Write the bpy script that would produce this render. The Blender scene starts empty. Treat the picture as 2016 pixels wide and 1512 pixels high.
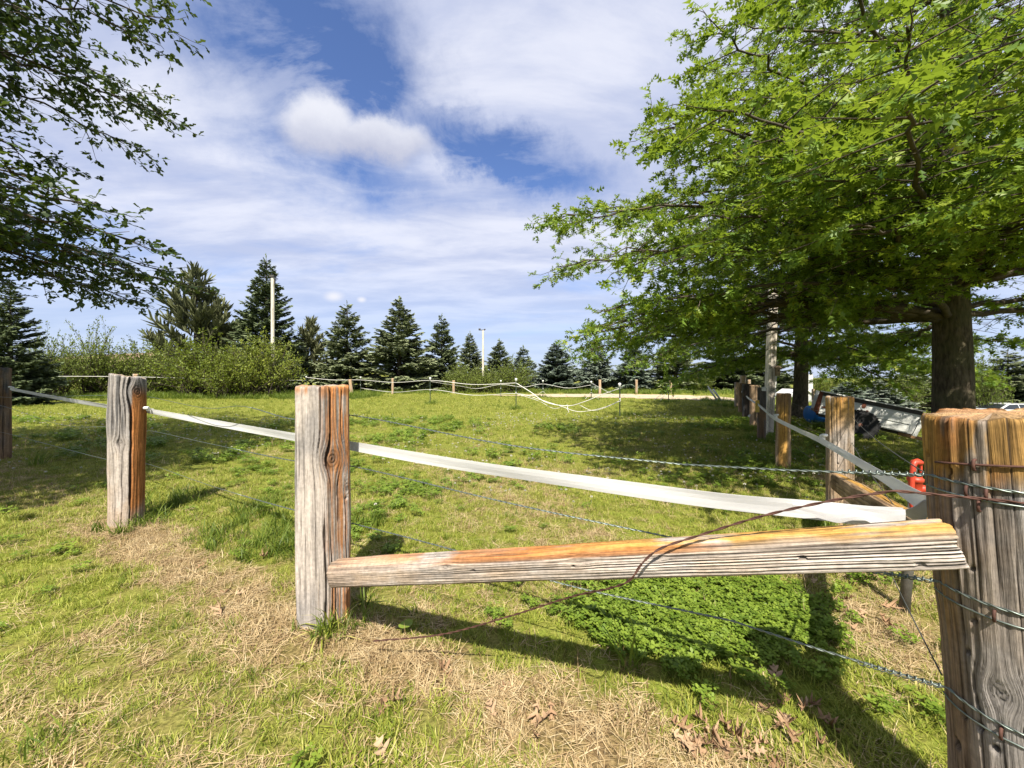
import bpy, math, random
import numpy as np
from mathutils import Vector

# ------------------------------------------------------------------ camera, sky, sun, exposure
SC = bpy.context.scene
COL = SC.collection
F, CX, HZ, CAMH = 757.0, 1008.0, 742.0, 1.2       # focal length and horizon of the photograph in its own pixels

cam_d = bpy.data.cameras.new("camera")
cam = bpy.data.objects.new("camera", cam_d); COL.objects.link(cam)
cam.location = (0, 0, CAMH); cam.rotation_euler = (math.radians(90), 0, 0)
cam_d.sensor_width = 36.0; cam_d.lens = 36.0 * F / 2016.0
cam_d.shift_y = (HZ - 756.0) / 2016.0
cam_d.clip_start = 0.05; cam_d.clip_end = 3000
SC.camera = cam

SHX, SHY = 0.04, 0.74                                # shadow cast by one metre of height
SUN_TO = Vector((-SHX, -SHY, 1.0)).normalized()      # towards the sun: high behind the camera
sun_d = bpy.data.lights.new("sun", 'SUN'); sun_d.energy = 5.0; sun_d.angle = math.radians(0.53); sun_d.color = (1.0, 0.93, 0.80)
sun = bpy.data.objects.new("sun", sun_d); COL.objects.link(sun)
sun.rotation_euler = (-SUN_TO).to_track_quat('-Z', 'Y').to_euler(); sun.location = (0, 0, 30)

SC.view_settings.view_transform = 'Standard'
SC.view_settings.look = 'None'
SC.view_settings.exposure = 1.12
SC.view_settings.gamma = 1.0
SC.view_settings.use_curve_mapping = False
SC.render.engine = 'CYCLES'
SC.cycles.use_denoising = True
SC.cycles.max_bounces = 6
SC.cycles.transparent_max_bounces = 4
SC.cycles.diffuse_bounces = 3
SC.cycles.transmission_bounces = 3
SC.cycles.glossy_bounces = 2
SC.cycles.caustics_reflective = False; SC.cycles.caustics_refractive = False

def build_world():
    w = bpy.data.worlds.new("World"); SC.world = w; w.use_nodes = True
    nt = w.node_tree; nt.nodes.clear(); N = nt.nodes; L = nt.links
    def new(t, **kw):
        n = N.new(t)
        for k, v in kw.items(): setattr(n, k, v)
        return n
    def setin(n, i, v):
        if hasattr(v, 'is_linked') or hasattr(v, 'links'): L.new(v, n.inputs[i])
        else: n.inputs[i].default_value = v
    def math_(op, a, b=0.0, clamp=False):
        n = new('ShaderNodeMath', operation=op, use_clamp=clamp); setin(n, 0, a); setin(n, 1, b); return n.outputs[0]
    def vmath(op, a, b=(0, 0, 0), out=0):
        n = new('ShaderNodeVectorMath', operation=op); setin(n, 0, a); setin(n, 1, b); return n.outputs[out]
    def smooth(v, a, b):
        n = new('ShaderNodeMapRange', interpolation_type='SMOOTHSTEP'); setin(n, 0, v); n.inputs[1].default_value = a; n.inputs[2].default_value = b
        return n.outputs[0]
    def mixc(f, a, b):
        n = new('ShaderNodeMix', data_type='RGBA'); setin(n, 0, f); setin(n, 6, a); setin(n, 7, b); return n.outputs[2]
    def noise(vec, scale, detail, rough=0.5, dist=0.0):
        n = new('ShaderNodeTexNoise'); L.new(vec, n.inputs['Vector']); n.inputs['Scale'].default_value = scale
        n.inputs['Detail'].default_value = detail; n.inputs['Roughness'].default_value = rough; n.inputs['Distortion'].default_value = dist
        return n
    out = new('ShaderNodeOutputWorld'); bg = new('ShaderNodeBackground'); L.new(bg.outputs[0], out.inputs[0])
    bg.inputs[1].default_value = 0.055
    sky = new('ShaderNodeTexSky', sky_type='NISHITA', sun_disc=False)
    sky.sun_elevation = math.asin(SUN_TO.z); sky.sun_rotation = math.atan2(SUN_TO.x, SUN_TO.y)
    sky.altitude = 300; sky.air_density = 1.0; sky.dust_density = 0.3; sky.ozone_density = 2.2
    D0 = new('ShaderNodeTexCoord').outputs['Generated']
    D0 = vmath('NORMALIZE', D0)
    # wind-torn displacement of the direction, shared by all cloud shapes
    wob = noise(D0, 6.0, 10, 0.66)
    wv = vmath('SUBTRACT', wob.outputs['Color'], (0.5, 0.5, 0.5))
    D = vmath('ADD', D0, vmath('MULTIPLY', wv, (0.21, 0.21, 0.21)))
    Dw = D; D2 = vmath('ADD', D0, vmath('MULTIPLY', wv, (0.10, 0.10, 0.10)))
    def px(x, y):
        return Vector(((x - CX) / F, 1.0, (HZ - y) / F)).normalized()
    def blob(x, y, x2, y2, half, D=Dw):
        """1 at the middle of a long soft shape between two sky directions, 0 at its rim, negative outside"""
        a, b = px(x, y), px(x2, y2); c = (a + b) / 2; u = (b - a); ln = u.length / 2; u.normalize(); v = u.cross(c).normalized()
        wd = half / F * c.y
        d = vmath('SUBTRACT', D, tuple(c))
        p = math_('DIVIDE', vmath('DOT_PRODUCT', d, tuple(u), 1), ln); q = math_('DIVIDE', vmath('DOT_PRODUCT', d, tuple(v), 1), wd)
        w_ = math_('DIVIDE', vmath('DOT_PRODUCT', d, tuple(c), 1), 0.35)
        s = math_('ADD', math_('ADD', math_('MULTIPLY', p, p), math_('MULTIPLY', q, q)), math_('MULTIPLY', w_, w_))
        return math_('SUBTRACT', 1.0, math_('SQRT', s))
    # cloud sheet in a plane overhead
    sep = new('ShaderNodeSeparateXYZ'); L.new(D0, sep.inputs[0])
    zz = math_('ADD', math_('MAXIMUM', sep.outputs[2], 0.0), 0.16)
    comb = new('ShaderNodeCombineXYZ'); L.new(math_('DIVIDE', sep.outputs[0], zz), comb.inputs[0]); L.new(math_('DIVIDE', sep.outputs[1], zz), comb.inputs[1])
    mp = new('ShaderNodeMapping'); L.new(comb.outputs[0], mp.inputs[0]); mp.inputs['Rotation'].default_value = (0, 0, math.radians(-28)); mp.inputs['Scale'].default_value = (0.55, 1.25, 1); mp.inputs['Location'].default_value = (3.1, 1.7, 0)
    big = noise(mp.outputs[0], 0.85, 7, 0.55, 0.4).outputs['Fac']
    fine = noise(mp.outputs[0], 3.4, 9, 0.62, 0.6).outputs['Fac']
    sheet = math_('ADD', math_('MULTIPLY', big, 0.72), math_('MULTIPLY', fine, 0.28))
    g1 = smooth(blob(330, -60, 860, 320, 205), -0.35, 0.65)
    g2 = smooth(blob(740, 195, 1210, 385, 74), -0.35, 0.6)
    g3 = smooth(blob(640, 330, 1120, 430, 26), -0.4, 0.9)
    g4 = smooth(blob(120, 330, 560, 270, 40), -0.5, 1.1)
    gaps = math_('MAXIMUM', g1, g2)
    gaps = math_('ADD', gaps, math_('MULTIPLY', math_('ADD', g3, g4), 0.22))
    cover = smooth(sheet, 0.24, 0.50)
    cover = math_('MULTIPLY', cover, math_('SUBTRACT', 1.0, math_('MULTIPLY', gaps, math_('SUBTRACT', 1.22, math_('MULTIPLY', smooth(fine, 0.42, 0.70), 0.62)), True)), True)
    # thin out towards the horizon so that pale blue shows low down
    low = smooth(sep.outputs[2], 0.0, 0.32)
    cover = math_('MULTIPLY', cover, math_('ADD', math_('MULTIPLY', low, 0.42), 0.50), True)
    shade = noise(mp.outputs[0], 2.1, 8, 0.6, 0.3).outputs['Fac']
    ccol = mixc(smooth(shade, 0.36, 0.64), (4.9, 5.4, 7.2, 1), (7.4, 7.6, 8.6, 1))
    # blue of the sky made a little deeper, as the photograph has it
    blue = vmath('MULTIPLY', sky.outputs[0], (1.12, 1.22, 1.56))
    col = mixc(cover, blue, ccol)
    # thin even veil of high cloud low over the horizon
    col = mixc(math_('MULTIPLY', math_('SUBTRACT', 1.0, smooth(sep.outputs[2], -0.02, 0.34)), 0.72), col, (4.6, 5.5, 7.5, 1))
    # the single cumulus, grey below
    c1 = math_('MAXIMUM', blob(540, 240, 705, 258, 58, D2), blob(600, 268, 860, 284, 40, D2))
    m1 = smooth(c1, -0.22, 0.42)
    und = smooth(vmath('DOT_PRODUCT', vmath('SUBTRACT', D2, tuple(px(700, 275))), (-0.10, 0, 1), 1), -0.035, 0.05)
    cum = mixc(und, (4.7, 4.9, 6.1, 1), (7.7, 7.8, 8.4, 1))
    col = mixc(math_('MULTIPLY', m1, 0.92), col, cum)
    for (x0, y0, x1, y1, hw) in ((640, 584, 674, 583, 9), (704, 590, 720, 590, 5)):
        col = mixc(math_('MULTIPLY', smooth(blob(x0, y0, x1, y1, hw, D0), -0.6, 0.9), 0.85), col, (8.0, 8.0, 8.5, 1))
    L.new(col, bg.inputs[0])
build_world()

# ------------------------------------------------------------------ helpers
def at(px, py, Y):
    return np.array([(px - CX) / F * Y, Y, CAMH + (HZ - py) / F * Y])
def ground_px(px, py):
    """where the ray through a pixel meets the ground"""
    Y = CAMH * F / (py - HZ)
    for _ in range(40):
        z = gz((px - CX) / F * Y, Y); Y = 0.5 * Y + 0.5 * (CAMH - z) * F / (py - HZ)
    return np.array([(px - CX) / F * Y, Y, gz((px - CX) / F * Y, Y)])

def _hash(ix, iy, iz, seed):
    h = (ix.astype(np.int64) * 374761393 + iy.astype(np.int64) * 668265263 + iz.astype(np.int64) * 2147483647 + seed * 974634777) & 0xFFFFFFFF
    h = ((h ^ (h >> 13)) * 1274126177) & 0xFFFFFFFF
    h = ((h ^ (h >> 16)) * 2246822519) & 0xFFFFFFFF
    return ((h ^ (h >> 15)) & 0xFFFFFF) / float(0xFFFFFF)
def vnoise(x, y, z=0.0, seed=0):
    x, y, z = np.broadcast_arrays(np.asarray(x, float), np.asarray(y, float), np.asarray(z, float))
    ix, iy, iz = np.floor(x), np.floor(y), np.floor(z)
    fx, fy, fz = x - ix, y - iy, z - iz
    fx, fy, fz = [f * f * (3 - 2 * f) for f in (fx, fy, fz)]
    r = 0
    for dx in (0, 1):
        for dy in (0, 1):
            for dz in (0, 1):
                r = r + _hash(ix + dx, iy + dy, iz + dz, seed) * (fx if dx else 1 - fx) * (fy if dy else 1 - fy) * (fz if dz else 1 - fz)
    return r
def fbm(x, y, z=0.0, o=4, seed=0):
    r, a, s = 0, 0.5, 0
    x, y, z = np.asarray(x, float), np.asarray(y, float), np.asarray(z, float)
    for k in range(o):
        r = r + a * vnoise(x * 2 ** k, y * 2 ** k, z * 2 ** k, seed + k * 17); s += a; a *= 0.5
    return r / s
def sstep(a, b, x):
    t = np.clip((np.asarray(x, float) - a) / (b - a), 0, 1); return t * t * (3 - 2 * t)

def gz(x, y):
    """height of the ground: level paddock, falling away to the right of the side fence"""
    x = np.asarray(x, float); y = np.asarray(y, float)
    s = x - (1.0 + 0.52 * np.maximum(y, 0)) - 0.6
    soft = np.log1p(np.exp(np.clip(s / 0.5, -40, 40))) * 0.5
    z = -0.11 * np.minimum(soft, 26.0)
    near = np.exp(-((np.hypot(x, y)) / 14.0) ** 2)
    z = z + near * 0.05 * (fbm(x * 0.9, y * 0.9, 3.1, 3, 5) - 0.5) + near * 0.02 * (fbm(x * 5, y * 5, 1.1, 2, 6) - 0.5)
    d = np.hypot(x + 150, y - 190)
    z = z + 13.0 * np.exp(-(d / 75.0) ** 2)
    return z if z.ndim else float(z)

K = 0.78      # the photograph is exposed bright: surfaces keep their natural, darker colours
def mesh_obj(name, V, Fc, mat=None, parent=None, smooth=True, attrs=None, link=True, uv=None):
    """V (n,3), Fc list of index tuples or an (n,k) int array (or a list of such arrays)"""
    me = bpy.data.meshes.new(name)
    V = np.asarray(V, dtype=np.float32)
    if isinstance(Fc, np.ndarray): Fc = [Fc]
    if len(Fc) and isinstance(Fc[0], np.ndarray):
        me.vertices.add(len(V)); me.vertices.foreach_set('co', V.ravel())
        loops = np.concatenate([f.ravel() for f in Fc]).astype(np.int32)
        sizes = np.concatenate([np.full(len(f), f.shape[1], dtype=np.int32) for f in Fc])
        starts = np.concatenate([[0], np.cumsum(sizes)[:-1]]).astype(np.int32)
        me.loops.add(len(loops)); me.loops.foreach_set('vertex_index', loops)
        me.polygons.add(len(sizes)); me.polygons.foreach_set('loop_start', starts)
        me.update(calc_edges=True)
        me.validate()
    else:
        me.from_pydata([tuple(v) for v in V], [], [tuple(f) for f in Fc])
    me.polygons.foreach_set('use_smooth', np.full(len(me.polygons), smooth, dtype=bool))
    for k, a in (attrs or {}).items():
        a = np.asarray(a, dtype=np.float32)
        if a.ndim == 1:
            at_ = me.attributes.new(k, 'FLOAT', 'POINT'); at_.data.foreach_set('value', a)
        else:
            at_ = me.attributes.new(k, 'FLOAT_COLOR', 'POINT')
            c = np.ones((len(a), 4), dtype=np.float32); c[:, :3] = a[:, :3]; at_.data.foreach_set('color', c.ravel())
    mats = mat if isinstance(mat, (list, tuple)) else [mat]
    for m in mats:
        if m: me.materials.append(m)
    o = bpy.data.objects.new(name, me)
    if link: COL.objects.link(o)
    if parent is not None: o.parent = parent
    me.update()
    return o
def empty(name, loc=(0, 0, 0), rz=0.0):
    o = bpy.data.objects.new(name, None); COL.objects.link(o); o.location = tuple(float(v) for v in loc); o.rotation_euler = (0, 0, rz)
    o.empty_display_size = 0.1
    return o
def tag(o, label, cat, group=None):
    o['label'] = label; o['category'] = cat
    if group: o['group'] = group
    return o
def kind(o, k, label=None):
    o['kind'] = k
    if label: o['label'] = label
    return o
def copy_tree(o, parent=None):
    c = o.copy(); COL.objects.link(c); c.parent = parent
    for ch in o.children: copy_tree(ch, c)
    return c

class MB:
    """collects simple shapes into one mesh"""
    def __init__(s): s.V = []; s.F = []
    def add(s, V, Fc):
        n = len(s.V); s.V += [tuple(float(c) for c in v) for v in V]; s.F += [tuple(i + n for i in f) for f in Fc]; return s
    def box(s, c, size, rz=0.0, bevel=0.0):
        x, y, z = [d / 2 for d in size]; b = min(bevel, x, y, z)
        V = []; 
        if b <= 0:
            V = [(i * x, j * y, k * z) for i in (-1, 1) for j in (-1, 1) for k in (-1, 1)]
            Fc = [(0, 1, 3, 2), (4, 6, 7, 5), (0, 4, 5, 1), (2, 3, 7, 6), (0, 2, 6, 4), (1, 5, 7, 3)]
        else:
            prof = []
            for (sx, sy) in ((1, 1), (-1, 1), (-1, -1), (1, -1)):
                for a in ((0, 1) if (sx * sy > 0) else (1, 0)):
                    prof.append((sx * (x - (0 if a == 0 else b)), sy * (y - (b if a == 0 else 0))))
            V = [(p[0] * (x - b) / x, p[1] * (y - b) / y, -z) for p in prof] + [(p[0], p[1], -z + b) for p in prof] + [(p[0], p[1], z - b) for p in prof] + [(p[0] * (x - b) / x, p[1] * (y - b) / y, z) for p in prof]
            n = 8; Fc = [tuple(reversed(range(n)))] + [tuple(range(3 * n, 4 * n))]
            for r in range(3):
                for i in range(n):
                    j = (i + 1) % n; Fc.append((r * n + i, r * n + j, (r + 1) * n + j, (r + 1) * n + i))
        ca, sa = math.cos(rz), math.sin(rz)
        return s.add([(c[0] + v[0] * ca - v[1] * sa, c[1] + v[0] * sa + v[1] * ca, c[2] + v[2]) for v in V], Fc)
    def tube(s, P, R, n=8, cap=True):
        V, Fc = tube_geo(P, R, n, cap); return s.add(V, Fc)
    def prism(s, prof, y0, y1, axis='y'):
        """closed profile of (x, z) extruded along y"""
        n = len(prof)
        V = [(p[0], y0, p[1]) for p in prof] + [(p[0], y1, p[1]) for p in prof]
        Fc = [tuple(range(n)), tuple(reversed(range(n, 2 * n)))] + [(i, i + n, (i + 1) % n + n, (i + 1) % n) for i in range(n)]
        return s.add(V, Fc)
    def lathe(s, prof, n=16, c=(0, 0, 0), axis='z'):
        V = []; Fc = []
        for (r, h) in prof:
            for k in range(n):
                a = 2 * math.pi * k / n
                p = (r * math.cos(a), r * math.sin(a), h)
                if axis == 'y': p = (p[0], h, p[1])
                if axis == 'x': p = (h, p[0], p[1])
                V.append((p[0] + c[0], p[1] + c[1], p[2] + c[2]))
        for i in range(len(prof) - 1):
            for k in range(n):
                Fc.append((i * n + k, i * n + (k + 1) % n, (i + 1) * n + (k + 1) % n, (i + 1) * n + k))
        Fc.append(tuple(reversed(range(n)))); Fc.append(tuple(range((len(prof) - 1) * n, len(prof) * n)))
        return s.add(V, Fc)
    def build(s, name, mat, parent=None, smooth=False, link=True):
        return mesh_obj(name, np.array(s.V), s.F, mat, parent, smooth, link=link)
def frames(P):
    P = np.asarray(P, float); T = np.gradient(P, axis=0); T /= np.linalg.norm(T, axis=1)[:, None] + 1e-12
    up = np.array([0, 0, 1.0]) if abs(T[0][2]) < 0.9 else np.array([1.0, 0, 0])
    A = np.zeros_like(P); B = np.zeros_like(P); a = np.cross(up, T[0]); a /= np.linalg.norm(a)
    for i in range(len(P)):
        a = a - T[i] * np.dot(a, T[i]); a /= np.linalg.norm(a) + 1e-12
        A[i] = a; B[i] = np.cross(T[i], a)
    return T, A, B
def tube_geo(P, R, n=6, cap=True):
    P = np.asarray(P, float); R = np.broadcast_to(np.asarray(R, float), (len(P),)); T, A, B = frames(P)
    an = np.arange(n) * 2 * math.pi / n
    V = (P[:, None, :] + R[:, None, None] * (np.cos(an)[None, :, None] * A[:, None, :] + np.sin(an)[None, :, None] * B[:, None, :])).reshape(-1, 3)
    Fc = []
    for i in range(len(P) - 1):
        for k in range(n):
            Fc.append((i * n + k, i * n + (k + 1) % n, (i + 1) * n + (k + 1) % n, (i + 1) * n + k))
    if cap:
        Fc.append(tuple(reversed(range(n)))); Fc.append(tuple(range((len(P) - 1) * n, len(P) * n)))
    return V, Fc
def resample(P, step):
    P = np.asarray(P, float); d = np.concatenate([[0], np.cumsum(np.linalg.norm(np.diff(P, axis=0), axis=1))])
    n = max(2, int(d[-1] / step) + 1); t = np.linspace(0, d[-1], n)
    return np.stack([np.interp(t, d, P[:, k]) for k in range(3)], 1)
def spline(P, sub=8):
    """Catmull-Rom through the points"""
    P = [np.asarray(p, float) for p in P]; Q = [2 * P[0] - P[1]] + P + [2 * P[-1] - P[-2]]; out = []
    for i in range(1, len(Q) - 2):
        for k in range(sub):
            t = k / sub; a, b, c, d = Q[i - 1], Q[i], Q[i + 1], Q[i + 2]
            out.append(0.5 * (2 * b + (c - a) * t + (2 * a - 5 * b + 4 * c - d) * t * t + (3 * b - a - 3 * c + d) * t ** 3))
    out.append(P[-1]); return np.array(out)
def twisted(mb, P, r, pitch, seg=7, n=5, strands=2):
    P = resample(P, pitch / seg); T, A, B = frames(P); d = np.arange(len(P)) * 2 * math.pi / seg
    for k in range(strands):
        ph = d + 2 * math.pi * k / strands
        mb.tube(P + r * 0.95 * (np.cos(ph)[:, None] * A + np.sin(ph)[:, None] * B), r, n)
def ribbon_geo(P, side, width, thick=0.0012):
    """thin solid strip; side = unit across-vector per point"""
    P = np.asarray(P, float); S = np.asarray(side, float); S = np.broadcast_to(S, P.shape); W = np.broadcast_to(np.asarray(width, float), (len(P),))
    T = np.gradient(P, axis=0); T /= np.linalg.norm(T, axis=1)[:, None]; Nn = np.cross(T, S); Nn /= np.linalg.norm(Nn, axis=1)[:, None] + 1e-9
    cols = [-0.5, -0.25, 0, 0.25, 0.5]; m = len(cols); V = []
    for sgn in (1, -1):
        for c in cols: V.append(P + S * (W * c)[:, None] + Nn * (sgn * thick / 2 + 0.0012 * np.sin(np.arange(len(P)) * 0.21 + c * 5)[:, None]))
    V = np.array(V); n = len(P); V = V.transpose(1, 0, 2).reshape(-1, 3); Fc = []; k = 2 * m
    for i in range(n - 1):
        a, b = i * k, (i + 1) * k
        for j in range(m - 1):
            Fc.append((a + j, a + j + 1, b + j + 1, b + j)); Fc.append((a + m + j, b + m + j, b + m + j + 1, a + m + j + 1))
        Fc.append((a, b, b + m, a + m)); Fc.append((a + m - 1, a + 2 * m - 1, b + 2 * m - 1, b + m - 1))
    return V, Fc

# ------------------------------------------------------------------ materials
def nodes(name):
    m = bpy.data.materials.new(name); m.use_nodes = True; nt = m.node_tree; nt.nodes.clear()
    out = nt.nodes.new('ShaderNodeOutputMaterial'); b = nt.nodes.new('ShaderNodeBsdfPrincipled'); nt.links.new(b.outputs[0], out.inputs[0])
    return m, nt, b, out
def n_noise(nt, scale, detail=4, vec=None, rough=0.55):
    n = nt.nodes.new('ShaderNodeTexNoise'); n.inputs['Scale'].default_value = scale; n.inputs['Detail'].default_value = detail; n.inputs['Roughness'].default_value = rough
    if vec is not None: nt.links.new(vec, n.inputs['Vector'])
    return n.outputs['Fac']
def n_ramp(nt, fac, stops):
    r = nt.nodes.new('ShaderNodeValToRGB'); nt.links.new(fac, r.inputs[0]); e = r.color_ramp.elements
    while len(e) < len(stops): e.new(0.5)
    for el, (p, c) in zip(e, stops): el.position = p; el.color = (*c, 1) if len(c) == 3 else c
    return r.outputs[0]
def n_mix(nt, f, a, b, blend='MIX'):
    n = nt.nodes.new('ShaderNodeMix'); n.data_type = 'RGBA'; n.blend_type = blend
    for i, v in ((0, f), (6, a), (7, b)):
        if hasattr(v, 'links'): nt.links.new(v, n.inputs[i])
        else: n.inputs[i].default_value = v if i == 0 else ((*v, 1) if len(v) == 3 else v)
    return n.outputs[2]
def n_math(nt, op, a, b=0.0):
    n = nt.nodes.new('ShaderNodeMath'); n.operation = op
    for i, v in ((0, a), (1, b)):
        if hasattr(v, 'links'): nt.links.new(v, n.inputs[i])
        else: n.inputs[i].default_value = v
    return n.outputs[0]
def n_bump(nt, h, strength, dist, bsdf):
    n = nt.nodes.new('ShaderNodeBump'); n.inputs['Strength'].default_value = strength; n.inputs['Distance'].default_value = dist
    nt.links.new(h, n.inputs['Height']); nt.links.new(n.outputs[0], bsdf.inputs['Normal'])
def n_obj(nt): return nt.nodes.new('ShaderNodeTexCoord').outputs['Object']
def n_attr(nt, name, out='Color'):
    n = nt.nodes.new('ShaderNodeAttribute'); n.attribute_name = name; return n.outputs[out]
def n_map(nt, vec, scale):
    n = nt.nodes.new('ShaderNodeMapping'); nt.links.new(vec, n.inputs[0]); n.inputs['Scale'].default_value = scale; return n.outputs[0]

def mat_plain(name, c, rough=0.6, metal=0.0, var=0.25, scale=12, bump=0.0, c2=None, c2_at=0.62, spec=0.4):
    c = tuple(x * K for x in c)
    m, nt, b, out = nodes(name); v = n_obj(nt)
    f = n_noise(nt, scale, 6, v)
    d = tuple(x * (1 - var) for x in c); l = tuple(min(1, x * (1 + var)) for x in c)
    col = n_ramp(nt, f, [(0.3, d), (0.7, l)])
    if c2 is not None:
        g = n_noise(nt, scale * 0.6, 8, n_map(nt, v, (1.3, 1.1, 0.9)), 0.65)
        msk = n_ramp(nt, g, [(c2_at, (0, 0, 0)), (c2_at + 0.06, (1, 1, 1))])
        col = n_mix(nt, msk, col, c2)
    nt.links.new(col, b.inputs['Base Color']); b.inputs['Roughness'].default_value = rough; b.inputs['Metallic'].default_value = metal
    b.inputs['Specular IOR Level'].default_value = spec
    if bump: n_bump(nt, n_noise(nt, scale * 4, 5, v), bump, 0.01, b)
    return m
def mat_leaf(name, stops, trans=0.35, tcol=(0.30, 0.42, 0.05), rough=0.5, spec=0.25, rnd=True, k=None):
    """leaf or blade: colour by the per-leaf value 'tint', light also passes through"""
    k = K if k is None else k; stops = [(p, tuple(x * k for x in c)) for p, c in stops]; tcol = tuple(x * k for x in tcol)
    m, nt, b, out = nodes(name)
    t = n_attr(nt, 'tint', 'Fac')
    if rnd:
        oi = nt.nodes.new('ShaderNodeObjectInfo').outputs['Random']
        t = n_math(nt, 'ADD', n_math(nt, 'MULTIPLY', t, 0.65), n_math(nt, 'MULTIPLY', oi, 0.35))
    col = n_ramp(nt, t, stops); nt.links.new(col, b.inputs['Base Color'])
    b.inputs['Roughness'].default_value = rough; b.inputs['Specular IOR Level'].default_value = spec
    tr = nt.nodes.new('ShaderNodeBsdfTranslucent'); nt.links.new(n_mix(nt, 1.0, col, tcol, 'MULTIPLY') if False else n_mix(nt, 0.55, col, tcol), tr.inputs[0])
    mx = nt.nodes.new('ShaderNodeMixShader'); mx.inputs[0].default_value = trans
    nt.links.new(b.outputs[0], mx.inputs[1]); nt.links.new(tr.outputs[0], mx.inputs[2]); nt.links.new(mx.outputs[0], out.inputs[0])
    return m
def mat_wood(name, rough=0.85):
    """weathered timber: colour from the per-vertex 'wood' layer, broken up by fine grain"""
    m, nt, b, out = nodes(name); c = n_attr(nt, 'wood'); g = n_attr(nt, 'grain')
    fib = n_noise(nt, 1.0, 5, g, 0.6)
    k = n_ramp(nt, fib, [(0.28, (0.38, 0.36, 0.34)), (0.46, (0.92, 0.92, 0.92)), (0.75, (1.18, 1.17, 1.15))])
    sp = n_noise(nt, 60, 4, n_obj(nt)); k2 = n_ramp(nt, sp, [(0.35, (0.84, 0.84, 0.84)), (0.65, (1.1, 1.1, 1.1))])
    nt.links.new(n_mix(nt, 1.0, n_mix(nt, 1.0, c, k, 'MULTIPLY'), k2, 'MULTIPLY'), b.inputs['Base Color'])
    b.inputs['Roughness'].default_value = rough; b.inputs['Specular IOR Level'].default_value = 0.15
    n_bump(nt, fib, 0.9, 0.006, b)
    return m
WOOD = mat_wood('weathered_wood')
# ------------------------------------------------------------------ ground
FENCE = np.array([(-7.3, 5.4), (-3.0, 3.0), (-0.9, 1.8), (0.1, 1.40), (1.2, 0.92), (2.0, 0.45)])
def fence_dist(x, y):
    """signed distance to the near fence line: negative on the camera's side"""
    x = np.asarray(x, float); y = np.asarray(y, float); best = np.full(x.shape, 1e9); sg = np.zeros(x.shape)
    for a, b in zip(FENCE[:-1], FENCE[1:]):
        d = b - a; t = np.clip(((x - a[0]) * d[0] + (y - a[1]) * d[1]) / (d @ d), 0, 1)
        qx, qy = x - a[0] - t * d[0], y - a[1] - t * d[1]; r = np.hypot(qx, qy); s = np.sign(d[0] * qy - d[1] * qx)
        u = r < best; best = np.where(u, r, best); sg = np.where(u, s, sg)
    return best * sg
def dryness(x, y):
    d = fence_dist(x, y); n = fbm(x * 1.6, y * 1.6, 0.3, 4, 21) - 0.5; n2 = fbm(x * 5, y * 5, 0.9, 3, 22) - 0.5
    w_in = 0.22; w_out = 0.25 + 0.67 * sstep(-0.7, 0.3, x)
    w = np.where(d > 0, w_in, w_out)
    v = sstep(1.25, 0.45, np.abs(d) / w + 1.5 * n + 1.1 * n2) * (1 - 0.8 * sstep(-3.1, -3.9, x))
    v = np.maximum(v, 0.75 * sstep(0.9, 0.2, np.hypot((x - 1.75) / 0.45, (y - 1.75) / 0.6) + n))      # litter by the corner post
    v = np.maximum(v, 0.35 * sstep(0.52, 0.66, fbm(x * 0.8, y * 0.8, 2.2, 4, 23)) * sstep(9, 4, y))    # thin spots in the near lawn
    v = np.maximum(v, 0.8 * sstep(1.0, 0.3, np.hypot((x - 4.3) / 1.3, (y - 4.6) / 0.5) + 0.8 * n))     # bare place beyond the side fence
    return np.clip(v, 0, 1)
def clover_mask(x, y):
    n = fbm(x * 2.2, y * 2.2, 4.4, 4, 31) - 0.5
    a = sstep(1.15, 0.55, np.hypot((x - 0.93) / 0.72, (y - 2.05) / 0.48) + 0.8 * n)
    b = 0.20 * sstep(0.46, 0.70, fbm(x * 0.9, y * 0.9, 7.7, 4, 32)) * sstep(0.25, 0.6, fence_dist(x, y))
    return np.clip(np.maximum(a, b), 0, 1)

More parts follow.
